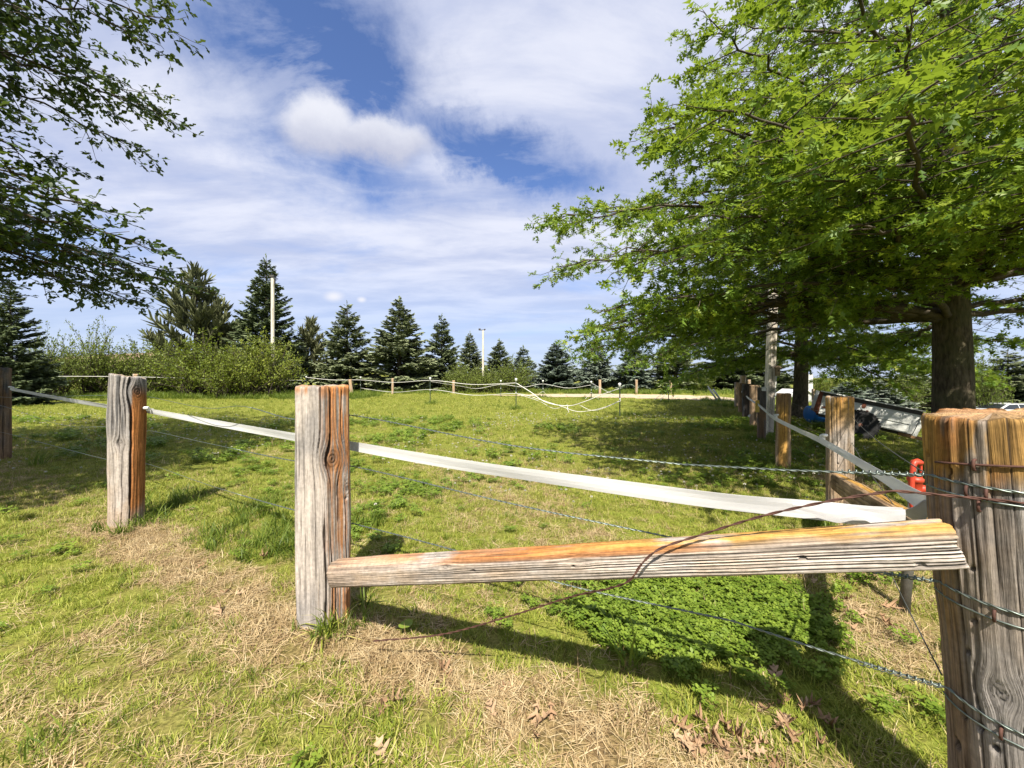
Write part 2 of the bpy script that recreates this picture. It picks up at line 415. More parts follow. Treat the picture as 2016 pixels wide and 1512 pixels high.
def build_ground():
    s = np.sinh(np.linspace(-1, 1, 261) * 5.6) / math.sinh(5.6)
    xs = s * 900.0; t = np.linspace(0, 1, 250); ys = -30 + np.concatenate([np.linspace(0, 29, 40), 29 + (np.sinh(t[1:] * 6.2) / math.sinh(6.2)) * 1500])
    xs = xs + 0
    X, Y = np.meshgrid(xs, ys); Z = gz(X, Y)
    nx, ny = len(xs), len(ys); i = np.arange(nx * ny).reshape(ny, nx)
    Q = np.stack([i[:-1, :-1], i[:-1, 1:], i[1:, 1:], i[1:, :-1]], -1).reshape(-1, 4)
    x, y = X.ravel(), Y.ravel(); dr = dryness(x, y)
    hill = sstep(4.0, 8.0, Z.ravel())
    m, nt, b, out = nodes('lawn_soil'); v = n_obj(nt)
    f1 = n_noise(nt, 0.35, 6, v); f2 = n_noise(nt, 9.0, 6, v); f3 = n_noise(nt, 60.0, 4, v)
    grass = n_ramp(nt, f1, [(0.35, (0.16, 0.210, 0.028)), (0.65, (0.235, 0.270, 0.042))])
    grass = n_mix(nt, n_ramp(nt, f2, [(0.35, (0, 0, 0)), (0.7, (1, 1, 1))]), grass, (0.24, 0.22, 0.06))
    straw = n_ramp(nt, f3, [(0.3, (0.10, 0.065, 0.035)), (0.55, (0.26, 0.18, 0.09)), (0.75, (0.36, 0.27, 0.14))])
    tan = n_ramp(nt, f2, [(0.3, (0.36, 0.25, 0.17)), (0.7, (0.45, 0.33, 0.23))])
    col = n_mix(nt, n_attr(nt, 'dry', 'Fac'), grass, straw); col = n_mix(nt, n_attr(nt, 'tilled', 'Fac'), col, tan)
    k = n_ramp(nt, f3, [(0.3, (0.55, 0.55, 0.55)), (0.6, (1.05, 1.05, 1.05))]); col = n_mix(nt, 0.7, col, n_mix(nt, 1.0, col, k, 'MULTIPLY'))
    col = n_mix(nt, 1.0, col, (K, K, K), 'MULTIPLY'); nt.links.new(col, b.inputs['Base Color']); b.inputs['Roughness'].default_value = 0.95; b.inputs['Specular IOR Level'].default_value = 0.05
    n_bump(nt, f3, 0.8, 0.02, b)
    o = mesh_obj('ground', np.stack([x, y, Z.ravel()], 1), Q, m, None, True, {'dry': dr, 'tilled': hill})
    kind(o, 'structure')
build_ground()

def sheet(name, poly, mat, lift=0.02, step=0.8):
    """a flat strip of ground inside a polygon, following the terrain"""
    P = np.array(poly); lo, hi = P.min(0), P.max(0)
    xs = np.arange(lo[0], hi[0] + step, step); ys = np.arange(lo[1], hi[1] + step, step); X, Y = np.meshgrid(xs, ys)
    def inside(x, y):
        r = np.zeros(x.shape, bool); n = len(P)
        for i in range(n):
            a, b = P[i], P[(i + 1) % n]; c = (a[1] > y) != (b[1] > y); r ^= c & (x < (b[0] - a[0]) * (y - a[1]) / (b[1] - a[1] + 1e-9) + a[0])
        return r
    Xj = X + (fbm(X * 1.3, Y * 1.3, 0, 2, 3) - 0.5) * step; Yj = Y + (fbm(X * 1.3, Y * 1.3, 5, 2, 4) - 0.5) * step
    ok = inside(Xj, Yj); ny, nx = X.shape; i = np.arange(nx * ny).reshape(ny, nx)
    Q = np.stack([i[:-1, :-1], i[:-1, 1:], i[1:, 1:], i[1:, :-1]], -1).reshape(-1, 4); Q = Q[ok.ravel()[Q].all(1)]
    used = np.unique(Q); re = np.zeros(nx * ny, int); re[used] = np.arange(len(used))
    V = np.stack([Xj.ravel(), Yj.ravel(), gz(Xj, Yj).ravel() + lift], 1)[used]
    return kind(mesh_obj(name, V, re[Q], mat), 'structure')
SAND = mat_plain('arena_sand', (0.50, 0.40, 0.27), 0.95, var=0.2, scale=3, bump=0.4)
DRIVE = mat_plain('drive_gravel', (0.44, 0.40, 0.33), 0.95, var=0.25, scale=4, bump=0.4)
sheet('sand_arena', [(-2, 24.5), (2, 22.5), (7, 20.6), (11.3, 18.6), (12.6, 19.5), (13, 24), (9, 27), (2, 27.5)], SAND)
sheet('gravel_drive', [(14.2, 12.6), (22, 15.5), (34, 24.0), (60, 36), (60, 41), (33, 29.5), (20, 19.0), (13.4, 14.6)], DRIVE)

# ------------------------------------------------------------------ grass, straw and clover (uncountable: scattered clumps)
def blades(rng, n, R, h, w, lean, curl, lie=0.0):
    """a clump of n curved blades; returns verts, tris, tint"""
    V, T, C = [], [], []
    for k in range(n):
        a = rng.uniform(0, 2 * math.pi); r = R * math.sqrt(rng.random()); bx, by = r * math.cos(a), r * math.sin(a)
        d = rng.uniform(0, 2 * math.pi); hh = h * rng.uniform(0.45, 1.15); ww = w * rng.uniform(0.6, 1.2)
        e = math.radians(90 - abs(rng.gauss(0, lean))) if rng.random() > lie else math.radians(rng.uniform(2, 14))
        p = np.array([bx, by, -0.006 if e > 0.4 else rng.uniform(0.0, 0.012)]); side = np.array([-math.sin(d), math.cos(d), 0]) ; c0 = len(V)
        tw = rng.uniform(-0.9, 0.9); side = side * math.cos(tw) + np.array([math.cos(d), math.sin(d), 0]) * math.sin(tw)
        c = rng.uniform(0, 1); el = e; cu = rng.uniform(0.3, 1.0) * curl
        for s in range(4):
            wd = ww * (1.0, 0.95, 0.65, 0)[s]
            if s < 3: V += [p - side * wd / 2, p + side * wd / 2]; C += [c, c]
            else: V += [p.copy()]; C += [c]
            p = p + hh / 3 * np.array([math.cos(el) * math.cos(d), math.cos(el) * math.sin(d), math.sin(el)]); el -= math.radians(cu)
            if p[2] < 0.003: p[2] = 0.003
        T += [(c0, c0 + 1, c0 + 3), (c0, c0 + 3, c0 + 2), (c0 + 2, c0 + 3, c0 + 5), (c0 + 2, c0 + 5, c0 + 4), (c0 + 4, c0 + 5, c0 + 6)]
    return np.array(V), np.array(T), np.array(C)
def clover_clump(rng, n, R, h):
    V, T, C = [], [], []
    for k in range(n):
        a = rng.uniform(0, 6.283); r = R * math.sqrt(rng.random()); c0 = len(V); hh = h * rng.uniform(0.5, 1.1); c = rng.random()
        p = np.array([r * math.cos(a), r * math.sin(a), hh]); tx, ty = rng.gauss(0, 0.3), rng.gauss(0, 0.3); ln = rng.uniform(0.010, 0.016)
        V += [np.array([p[0] * 0.8 - 0.001, p[1] * 0.8, 0]), np.array([p[0] * 0.8 + 0.001, p[1] * 0.8, 0]), p]; C += [c * 0.5] * 3; T += [(c0, c0 + 1, c0 + 2)]
        a0 = rng.uniform(0, 6.283)
        for q in range(3):
            b = a0 + q * 2.094; d = np.array([math.cos(b), math.sin(b), 0]); s = np.array([-d[1], d[0], 0]); m0 = len(V)
            pts = [p, p + d * ln * 0.55 - s * ln * 0.42, p + d * ln * 1.05 - s * ln * 0.22, p + d * ln * 1.05 + s * ln * 0.22, p + d * ln * 0.55 + s * ln * 0.42]
            for v in pts:
                v = v.copy(); v[2] += (v[0] - p[0]) * tx + (v[1] - p[1]) * ty + 0.15 * np.hypot(v[0] - p[0], v[1] - p[1]); V.append(v); C.append(c)
            T += [(m0, m0 + 1, m0 + 2), (m0, m0 + 2, m0 + 3), (m0, m0 + 3, m0 + 4)]
    return np.array(V), np.array(T), np.array(C)
def flower_head(rng):
    mb = MB(); r = 0.009
    for k in range(9):
        a = k * 2.4; e = 0.1 + 1.3 * k / 9; d = np.array([math.cos(a) * math.cos(e), math.sin(a) * math.cos(e), math.sin(e)]); c = np.array([0, 0, 0.055]); s = np.cross(d, (0.3, 0.5, 0.8)); s /= np.linalg.norm(s); u = np.cross(d, s)
        mb.add([c, c + d * r + s * r * 0.45, c + d * r * 1.5, c + d * r - s * r * 0.45, c + d * r + u * r * 0.4], [(0, 1, 2, 3), (0, 4, 2)])
    mb.add([(-0.001, 0, 0), (0.001, 0, 0), (0, 0, 0.055)], [(0, 1, 2)])
    V = np.array(mb.V); T = np.array([(f[0], f[1], f[2]) for f in mb.F] + [(f[0], f[2], f[3]) for f in mb.F if len(f) == 4])
    return V, T, np.array([rng.random()] * len(V))

GREEN = mat_leaf('lawn_blade', [(0.1, (0.130, 0.185, 0.021)), (0.42, (0.248, 0.295, 0.036)), (0.72, (0.370, 0.378, 0.070)), (0.95, (0.53, 0.47, 0.17))], 0.26, (0.42, 0.46, 0.06), 0.55, k=0.86)
LUSH = mat_leaf('lush_blade', [(0.2, (0.085, 0.140, 0.016)), (0.8, (0.215, 0.270, 0.036))], 0.32, (0.20, 0.38, 0.04), 0.5)
STRAW = mat_leaf('dry_straw', [(0.08, (0.17, 0.10, 0.05)), (0.30, (0.44, 0.31, 0.16)), (0.65, (0.66, 0.51, 0.29)), (0.97, (0.74, 0.62, 0.40))], 0.18, (0.5, 0.4, 0.2), 0.7, 0.15)
CLOVER = mat_leaf('clover_leaf', [(0.1, (0.115, 0.190, 0.020)), (0.9, (0.255, 0.345, 0.045))], 0.30, (0.24, 0.45, 0.04), 0.5)
FLOWER = mat_leaf('clover_flower', [(0.0, (0.62, 0.60, 0.50)), (1.0, (0.75, 0.72, 0.66))], 0.25, (0.7, 0.7, 0.6), 0.7)

def scatter(name, protos, mat, P, scale, seed, label):
    """one object: clumps set out on points, with turn and size drawn per point"""
    rng = np.random.default_rng(seed)
    pc = bpy.data.collections.new(name + '_clumps')
    for i, (V, T, C) in enumerate(protos):
        o = mesh_obj('%s_clump_%02d' % (name, i), V, T, mat, None, True, {'tint': C}, link=False); pc.objects.link(o)
    me = bpy.data.meshes.new(name); me.vertices.add(len(P)); me.vertices.foreach_set('co', np.asarray(P, np.float32).ravel())
    a = me.attributes.new('spin', 'FLOAT_VECTOR', 'POINT'); r = np.zeros((len(P), 3), np.float32); r[:, 2] = rng.uniform(0, 6.283, len(P)); r[:, :2] = rng.normal(0, 0.10, (len(P), 2)); a.data.foreach_set('vector', r.ravel())
    a = me.attributes.new('size', 'FLOAT', 'POINT'); a.data.foreach_set('value', np.asarray(scale, np.float32))
    a = me.attributes.new('pick', 'INT', 'POINT'); a.data.foreach_set('value', rng.integers(0, len(protos), len(P)).astype(np.int32))
    o = bpy.data.objects.new(name, me); COL.objects.link(o)
    ng = bpy.data.node_groups.new(name + '_scatter', 'GeometryNodeTree')
    ng.interface.new_socket('Geometry', in_out='INPUT', socket_type='NodeSocketGeometry'); ng.interface.new_socket('Geometry', in_out='OUTPUT', socket_type='NodeSocketGeometry')
    gi = ng.nodes.new('NodeGroupInput'); go = ng.nodes.new('NodeGroupOutput'); ip = ng.nodes.new('GeometryNodeInstanceOnPoints'); ci = ng.nodes.new('GeometryNodeCollectionInfo')
    ci.inputs['Collection'].default_value = pc; ci.inputs['Separate Children'].default_value = True; ci.inputs['Reset Children'].default_value = True
    def na(n, t):
        q = ng.nodes.new('GeometryNodeInputNamedAttribute'); q.data_type = t; q.inputs['Name'].default_value = n; return q.outputs[0]
    ng.links.new(gi.outputs[0], ip.inputs['Points']); ng.links.new(ci.outputs[0], ip.inputs['Instance']); ip.inputs['Pick Instance'].default_value = True
    ng.links.new(na('pick', 'INT'), ip.inputs['Instance Index'])
    e2r = ng.nodes.new('FunctionNodeEulerToRotation'); ng.links.new(na('spin', 'FLOAT_VECTOR'), e2r.inputs[0]); ng.links.new(e2r.outputs[0], ip.inputs['Rotation'])
    ng.links.new(na('size', 'FLOAT'), ip.inputs['Scale']); ng.links.new(ip.outputs[0], go.inputs[0])
    md = o.modifiers.new('scatter', 'NODES'); md.node_group = ng
    kind(o, 'stuff', label)
    return o
def cloud(rng, y0, y1, dens, margin=1.0, slope=1.42):
    """random ground points in the wedge in front of the camera"""
    n = int(dens * (slope * (y1 * y1 - y0 * y0) + 2 * margin * (y1 - y0))); W = slope * y1 + margin
    x = rng.uniform(-W, W, int(n * 2.2)); y = rng.uniform(y0, y1, int(n * 2.2)); k = np.abs(x) < slope * np.maximum(y, 0) + margin
    x, y = x[k][:n], y[k][:n]
    return x, y
OBST = []      # (x, y, r) places where nothing grows
def on_arena(x, y):
    c = np.array([(-2, 24.5), (2, 22.5), (7, 20.6), (11.3, 18.6), (12.6, 19.5), (13, 24), (9, 27), (2, 27.5)]); r = np.zeros(x.shape, bool)
    for i in range(len(c)):
        a, b = c[i], c[(i + 1) % len(c)]; q = (a[1] > y) != (b[1] > y); r ^= q & (x < (b[0] - a[0]) * (y - a[1]) / (b[1] - a[1] + 1e-9) + a[0])
    return r
def build_grass():
    rg = random.Random(4); rng = np.random.default_rng(11)
    short = [blades(rg, 24, 0.045, 0.060, 0.0042, 32, 26, 0.10) for _ in range(6)]
    tall = [blades(rg, 20, 0.04, 0.115, 0.0050, 26, 34, 0.05) for _ in range(4)]
    lying = [blades(rg, 26, 0.06, 0.105, 0.0034, 60, 12, 0.75) for _ in range(6)]
    stub = [blades(rg, 16, 0.045, 0.050, 0.0034, 30, 14, 0.25) for _ in range(3)]
    clov = [clover_clump(rg, 26, 0.05, 0.055) for _ in range(4)]
    def put(x, y, z=0.0): return np.stack([x, y, gz(x, y) + z], 1)
    G, S, C, Lh, Fl = [], [], [], [], []
    def add(Ls, x, y, sc): Ls.append((x, y, sc))
    for (y0, y1, dens, k) in ((0.35, 5.0, 620, 0.85), (5.0, 11.0, 150, 1.5), (11.0, 24.0, 30, 2.6), (24.0, 44.0, 7, 4.2)):
        x, y = cloud(rng, y0, y1, dens, 0.8); d = dryness(x, y); c = clover_mask(x, y); u = rng.random(len(x)); ar = on_arena(x, y) & (rng.random(len(x)) > 0.06)
        g = (u > 0.90 * d + 0.08) & ~ar & (rng.random(len(x)) > 0.75 * c * (y < 9))
        patch = 0.75 + 0.7 * fbm(x * 1.7, y * 1.7, 0, 3, 41)
        add(G, x[g], y[g], k * patch[g] * rng.uniform(0.7, 1.2, g.sum()) * (0.62 if y0 > 4 else 0.8))
        l = (rng.random(len(x)) < (0.05 if y0 < 5 else 0.025) * sstep(0.45, 0.65, fbm(x * 2.6, y * 2.6, 2, 3, 42)) + 0.008) & ~ar & (d < 0.5)
        add(Lh, x[l], y[l], k * rng.uniform(0.5, 1.0, l.sum()) * 0.8)
        if y0 < 10:
            x, y = cloud(rng, y0, y1, dens * (0.95 if y0 < 5 else 0.5), 0.8); d = dryness(x, y); u = rng.random(len(x))
            s = u < np.clip(d * 1.2, 0, 1) + (0.10 if y0 < 5 else 0.05)
            add(S, x[s], y[s], k * rng.uniform(0.6, 1.2, s.sum()))
            x, y = cloud(rng, y0, y1, dens * 0.9, 0.8); c = clover_mask(x, y) * (1 - 0.85 * dryness(x, y)); u = rng.random(len(x)); s = u < c + 0.006 * (dryness(x, y) < 0.2)
            add(C, x[s], y[s], (1.0 if y0 < 5 else 1.7) * rng.uniform(0.7, 1.25, s.sum()))
    # long tufts at the foot of the posts
    for (px_, py_, n, r_) in ((250, 1040, 26, 0.22), (640, 1235, 16, 0.16), (1653, 1040, 30, 0.25), (1543, 930, 30, 0.3), (1500, 868, 26, 0.3), (1487, 843, 30, 0.4), (847, 796, 16, 0.3), (1016, 806, 18, 0.3), (1235, 818, 34, 0.45), (1316, 792, 30, 0.5), (1164, 787, 22, 0.5), (1069, 783, 16, 0.4), (1440, 800, 60, 1.0), (1425, 790, 60, 1.4), (340, 990, 30, 0.3), (520, 1000, 30, 0.3), (470, 1050, 40, 0.35), (560, 1080, 40, 0.3), (720, 1040, 14, 0.12)):
        p = ground_px(px_, py_); a = rng.uniform(0, 6.283, n); r = r_ * np.sqrt(rng.random(n))
        add(Lh, p[0] + r * np.cos(a), p[1] + 0.05 + r * np.sin(a), rng.uniform(0.7, 1.3, n) * (1.0 + 0.06 * p[1]))
    # rough grass along the far trees
    x = rng.uniform(-34, 22, 2600); y = 27.5 + rng.uniform(0, 4.5, 2600) - 0.10 * np.abs(x); add(Lh, x, y, rng.uniform(2.0, 4.2, 2600))
    x = rng.uniform(-34, -8, 2600); y = 20.5 + rng.uniform(0, 3.5, 2600); add(Lh, x, y, rng.uniform(2.0, 4.5, 2600))
    x, y = cloud(rng, 3.2, 12.0, 11, 0.0); f = fbm(x * 0.7, y * 0.7, 3, 3, 51) > 0.50; add(Fl, x[f], y[f], 1.0 + 0.05 * y[f])
    def cat(Ls):
        x = np.concatenate([a[0] for a in Ls]); y = np.concatenate([a[1] for a in Ls]); s = np.concatenate([a[2] for a in Ls]); k = np.ones(len(x), bool)
        for (ox, oy, r) in OBST: k &= np.hypot(x - ox, y - oy) > r
        return put(x[k], y[k]), s[k]
    scatter('lawn_grass', short, GREEN, *cat(G), 1, 'short yellow green lawn grass covering the paddock')
    scatter('rough_grass', tall, LUSH, *cat(Lh), 2, 'longer deep green grass in tufts by the posts and edges')
    scatter('dry_straw', lying + stub, STRAW, *cat(S), 3, 'pale dry straw and dead stalks lying along the fence line')
    scatter('clover', clov, CLOVER, *cat(C), 4, 'bright green clover growing among the grass')
    fr = random.Random(9); scatter('clover_flowers', [flower_head(fr) for _ in range(3)], FLOWER, *cat(Fl), 5, 'small white clover flower heads dotted over the lawn')
# ------------------------------------------------------------------ timber: posts and braces
PAL = dict(pale=np.array([0.42, 0.37, 0.33]), grey=np.array([0.30, 0.275, 0.26]), tan=np.array([0.40, 0.28, 0.175]), brown=np.array([0.20, 0.125, 0.07]),
           dark=np.array([0.045, 0.036, 0.03]), bleach=np.array([0.66, 0.61, 0.51]), rust=np.array([0.42, 0.165, 0.042]), gold=np.array([0.44, 0.245, 0.055]), char=np.array([0.10, 0.098, 0.10]))
PAL = {k: np.minimum(v * 1.06, 0.7) for k, v in PAL.items()}
def timber(name, p0, p1, section, na, nl, look, cracks=(), knots=(), holes=(), parent=None, top_bevel=0.01, lump=0.02, thin=1.0, seed=0, end_tilt=(0, 0), up=None, grain=1.0, mat=None, cap0=True):
    """a weathered log or beam from p0 to p1. section(a) gives (u, v) outline; look(a, l, f, s) gives colour; knots turn the grain, cracks open it"""
    p0, p1 = np.asarray(p0, float), np.asarray(p1, float); L = np.linalg.norm(p1 - p0); W = (p1 - p0) / L
    U = np.cross(up, W); U = U / np.linalg.norm(U); Vv = np.cross(W, U)
    a = np.arange(na) * 2 * math.pi / na; su, sv = section(a); su, sv = np.asarray(su), np.asarray(sv)
    r = np.hypot(su, sv); per = np.concatenate([[0], np.cumsum(np.hypot(np.diff(su), np.diff(sv)))]); tot = per[-1] + math.hypot(su[0] - su[-1], sv[0] - sv[-1])
    l = np.linspace(0, 1, nl) * L; S, LL = np.meshgrid(per, l); A, _ = np.meshgrid(a, l); SU, _ = np.meshgrid(su, l); SV, _ = np.meshgrid(sv, l)
    G = S.copy(); kn = np.zeros_like(S); ring = np.zeros_like(S)
    def wrap(d): return (d + tot / 2) % tot - tot / 2
    for (ak, lk, kw, kh) in knots:
        sk = np.interp(ak % (2 * math.pi), a, per); dx = wrap(S - sk); dz = LL - lk; d2 = (dx / kw) ** 2 + (dz / kh) ** 2
        G = G - dx * 0.95 * np.exp(-d2 * 0.55); kn = np.maximum(kn, np.exp(-d2 * 1.6)); ring = np.maximum(ring, np.where(d2 < 1.1, 0.5 + 0.5 * np.sin(np.sqrt(d2) * 19 + 2 * vnoise(dx * 60, dz * 60, 0, seed)), 0))
    # periodic grain: go round on a circle in noise space
    th = G / tot * 2 * math.pi; gx, gy = np.cos(th) * tot / 6.283, np.sin(th) * tot / 6.283
    fib = fbm(gx * 150, gy * 150, LL * 3.2, 3, seed + 1); wide = fbm(gx * 26, gy * 26, LL * 1.3, 3, seed + 2); blot = fbm(gx * 9, gy * 9, LL * 5, 4, seed + 3)
    low = fbm(SU * 6, SV * 6, LL * 3.0, 3, seed + 4)
    disp = (low - 0.5) * 2 * lump + grain * ((fib - 0.5) * 0.008 + (wide - 0.5) * 0.007)
    ck = np.zeros_like(S)
    for (ac, w, dep, l0, l1, wan) in cracks:
        sc = np.interp(ac % (2 * math.pi), a, per); c = sc + wan * (fbm(LL * 3.0, sc * 10, 1.0, 3, seed + 7) - 0.5) * 2
        taper = sstep(l0, l0 + 0.12 * (l1 - l0) + 1e-3, LL) * sstep(l1, l1 - 0.25 * (l1 - l0), LL) if l1 < L else sstep(l0, l0 + 0.3 * (l1 - l0), LL)
        ww = w * (0.45 + 0.8 * vnoise(LL * 14, sc * 3, 0, seed + 8)) * (0.25 + 0.75 * taper)
        k = np.clip(1 - np.abs(wrap(G - c)) / ww, 0, 1) * (taper > 0.02); disp = disp - dep * np.sqrt(k) * taper; ck = np.maximum(ck, np.minimum(1, k * 1.6) * taper)
    disp = disp - 0.006 * kn * (0.3 + ring)
    for (ah, lh, rh) in holes:
        sh = np.interp(ah % (2 * math.pi), a, per); d = np.hypot(wrap(S - sh), (LL - lh) * 0.8) / rh; k = sstep(1.1, 0.5, d); disp = disp - 0.012 * k; ck = np.maximum(ck, k)
    R = np.hypot(SU, SV); sc = (R + disp) / R * (1 + (thin - 1) * LL / L)
    # soften the end arrises
    for e, b in ((0, 0.006), (1, top_bevel)):
        t = np.clip((LL if e == 0 else L - LL) / max(b, 1e-4), 0, 1); sc = sc * (1 - 0.035 * (1 - t) ** 2)
    u, v = SU * sc, SV * sc
    tl = end_tilt[0] * u + end_tilt[1] * v + (0.022 * (fbm(gx * 45, gy * 45, 3.0, 4, seed + 9) - 0.5))
    LLd = LL + np.where(LL > 0.5 * L, tl * sstep(0.55, 1.0, LL / L), 0)
    P = p0 + U * u[..., None] + Vv * v[..., None] + W * LLd[..., None]
    col = look(A, LL / L, fib, blot, low)
    col = col * (0.82 + 0.3 * sstep(0.30, 0.62, wide))[..., None]
    col = col * (1 - 0.45 * sstep(0.50, 0.30, fib))[..., None]
    dk = np.maximum(ck, kn * (0.25 + 0.5 * ring))[..., None] * 0.85; col = col * (1 - dk) + PAL['dark'] * dk
    V = [P.reshape(-1, 3)]; C = [col.reshape(-1, 3)]; Gr = [np.stack([gx * 330, gy * 330, LL * 9], -1).reshape(-1, 3)]
    i = np.arange(na * nl).reshape(nl, na); j = np.roll(i, -1, 1); Q = [np.stack([i[:-1], j[:-1], j[1:], i[1:]], -1).reshape(-1, 4)]; T = []
    base = na * nl
    for e in ((1, 0) if cap0 else (1,)):
        rim = P[-1] if e else P[0]; ctr = rim.mean(0); prev = i[-1] if e else i[0]
        for k, f in enumerate((0.86, 0.62, 0.36, 0.14)):
            rg_ = ctr + (rim - ctr) * f; wv = fbm(rg_[:, 0] * 60, rg_[:, 1] * 60, rg_[:, 2] * 60, 3, seed + 12) - 0.5
            rg_ = rg_ + W * (wv * 0.012 - 0.012 * ck[-1 if e else 0] * max(0, f - 0.3))[:, None] * (1 if e else -1)
            V.append(rg_); cc = (col[-1] if e else col[0]) * 0.55 + 0.45 * (PAL['tan'] if e else PAL['grey']); cc = cc * (0.75 + 0.5 * (wv + 0.5))[:, None]; C.append(cc); Gr.append(np.stack([rg_[:, 0] * 150, rg_[:, 1] * 150, np.full(na, f * 30)], 1))
            cur = base + np.arange(na); base += na; n1 = np.roll(prev, -1); n2 = np.roll(cur, -1)
            Q.append(np.stack([prev, n1, n2, cur], 1) if e else np.stack([prev, cur, n2, n1], 1)); prev = cur
        V.append(ctr[None]); C.append(C[-1].mean(0)[None]); Gr.append(np.array([[0, 0, 0.0]])); n1 = np.roll(prev, -1); c = np.full(na, base); base += 1
        T.append(np.stack([prev, n1, c], 1) if e else np.stack([n1, prev, c], 1))
    return mesh_obj(name, np.concatenate(V), Q + T, mat or WOOD, parent, True, {'wood': np.clip(np.concatenate(C), 0, 1), 'grain': np.concatenate(Gr)})

def round_sec(r, flat=None, sq=2.0):
    """round outline; sq > 2 squares it, flat = list of (angle, distance) cut-off planes"""
    def f(a):
        k = (np.abs(np.cos(a)) ** sq + np.abs(np.sin(a)) ** sq) ** (-1 / sq) * r
        for (af, d) in (flat or []):
            c = np.cos(a - af); k = np.where(c > 0.05, np.minimum(k, d / np.maximum(c, 0.05)), k)
        return k * np.cos(a), k * np.sin(a)
    return f
def m3(a, b, t): return a * (1 - t[..., None]) + b * t[..., None]
def adist(A, a): return np.abs((A - a + math.pi) % (2 * math.pi) - math.pi)
FRONT = -math.pi / 2      # angle of a post's side that faces the camera

def look_mix(base='pale', second='grey', lichen='rust', where=0.0, width=1.2, amount=0.6, top=None, lo=0.0, seed=3, streak=0.5, tan=0.45):
    def f(A, t, fib, blot, low):
        c = m3(PAL[base], PAL[second], sstep(0.35, 0.65, blot)); c = m3(c, PAL['tan'], tan * sstep(0.45, 0.7, low))
        near = sstep(width, width * 0.35, adist(A, where)); m = sstep(0.62 - 0.35 * amount, 0.75 - 0.35 * amount, 0.55 * blot + streak * (fib - 0.5) + 0.5 * near) * near * sstep(lo - 0.1, lo + 0.15, t)
        c = m3(c, PAL[lichen], np.clip(m, 0, 1) * 0.9)
        if top: 
            mt = sstep(top[1], top[1] + 0.12, t + 0.3 * (blot - 0.5) + 0.15 * (fib - 0.5)); c = m3(c, PAL[top[0]], mt * 0.85)
        return c
    return f
POSTS = {}; LEAN = {}
def post(key, px, py, r, htop, label, look, cracks=(), knots=(), holes=(), lean=(0, 0), na=96, nl=80, flat=None, sq=2.0, lump=0.008, seed=1, tilt=(0, 0), name='fence_post', group=None, Y=None, grain=1.0):
    if Y is None:
        b = ground_px(px, py); q = (b[1] + r) / b[1]; b = np.array([b[0] * q, b[1] * q, gz(b[0] * q, b[1] * q)])      # the pixel marks the near foot of the post
    b = b if Y is None else np.array([(px - CX) / F * Y, Y, gz((px - CX) / F * Y, Y)])
    off = math.atan2(-b[0], b[1]); o = empty(name, (b[0], b[1], b[2]), off); h = htop - b[2]      # angles are counted from the side seen by the camera
    lean = (lean[0] * math.cos(off) + lean[1] * math.sin(off), -lean[0] * math.sin(off) + lean[1] * math.cos(off))
    timber('post_shaft', (0, 0, -0.12), (lean[0], lean[1], h), round_sec(r, flat, sq), na, nl, look, cracks, knots, holes, o, 0.012, lump, 1.0, seed, tilt, up=(0, 1.0, 0), grain=grain)
    tag(o, label, 'fence post', group); POSTS[key] = (b, r, h, o); LEAN[key] = lean; OBST.append((b[0], b[1], r * 0.95)); return o
NEAR = 'wooden posts of the near fence'; SIDE = 'wooden posts of the side fence'; FAR = 'wooden posts of the far fence'
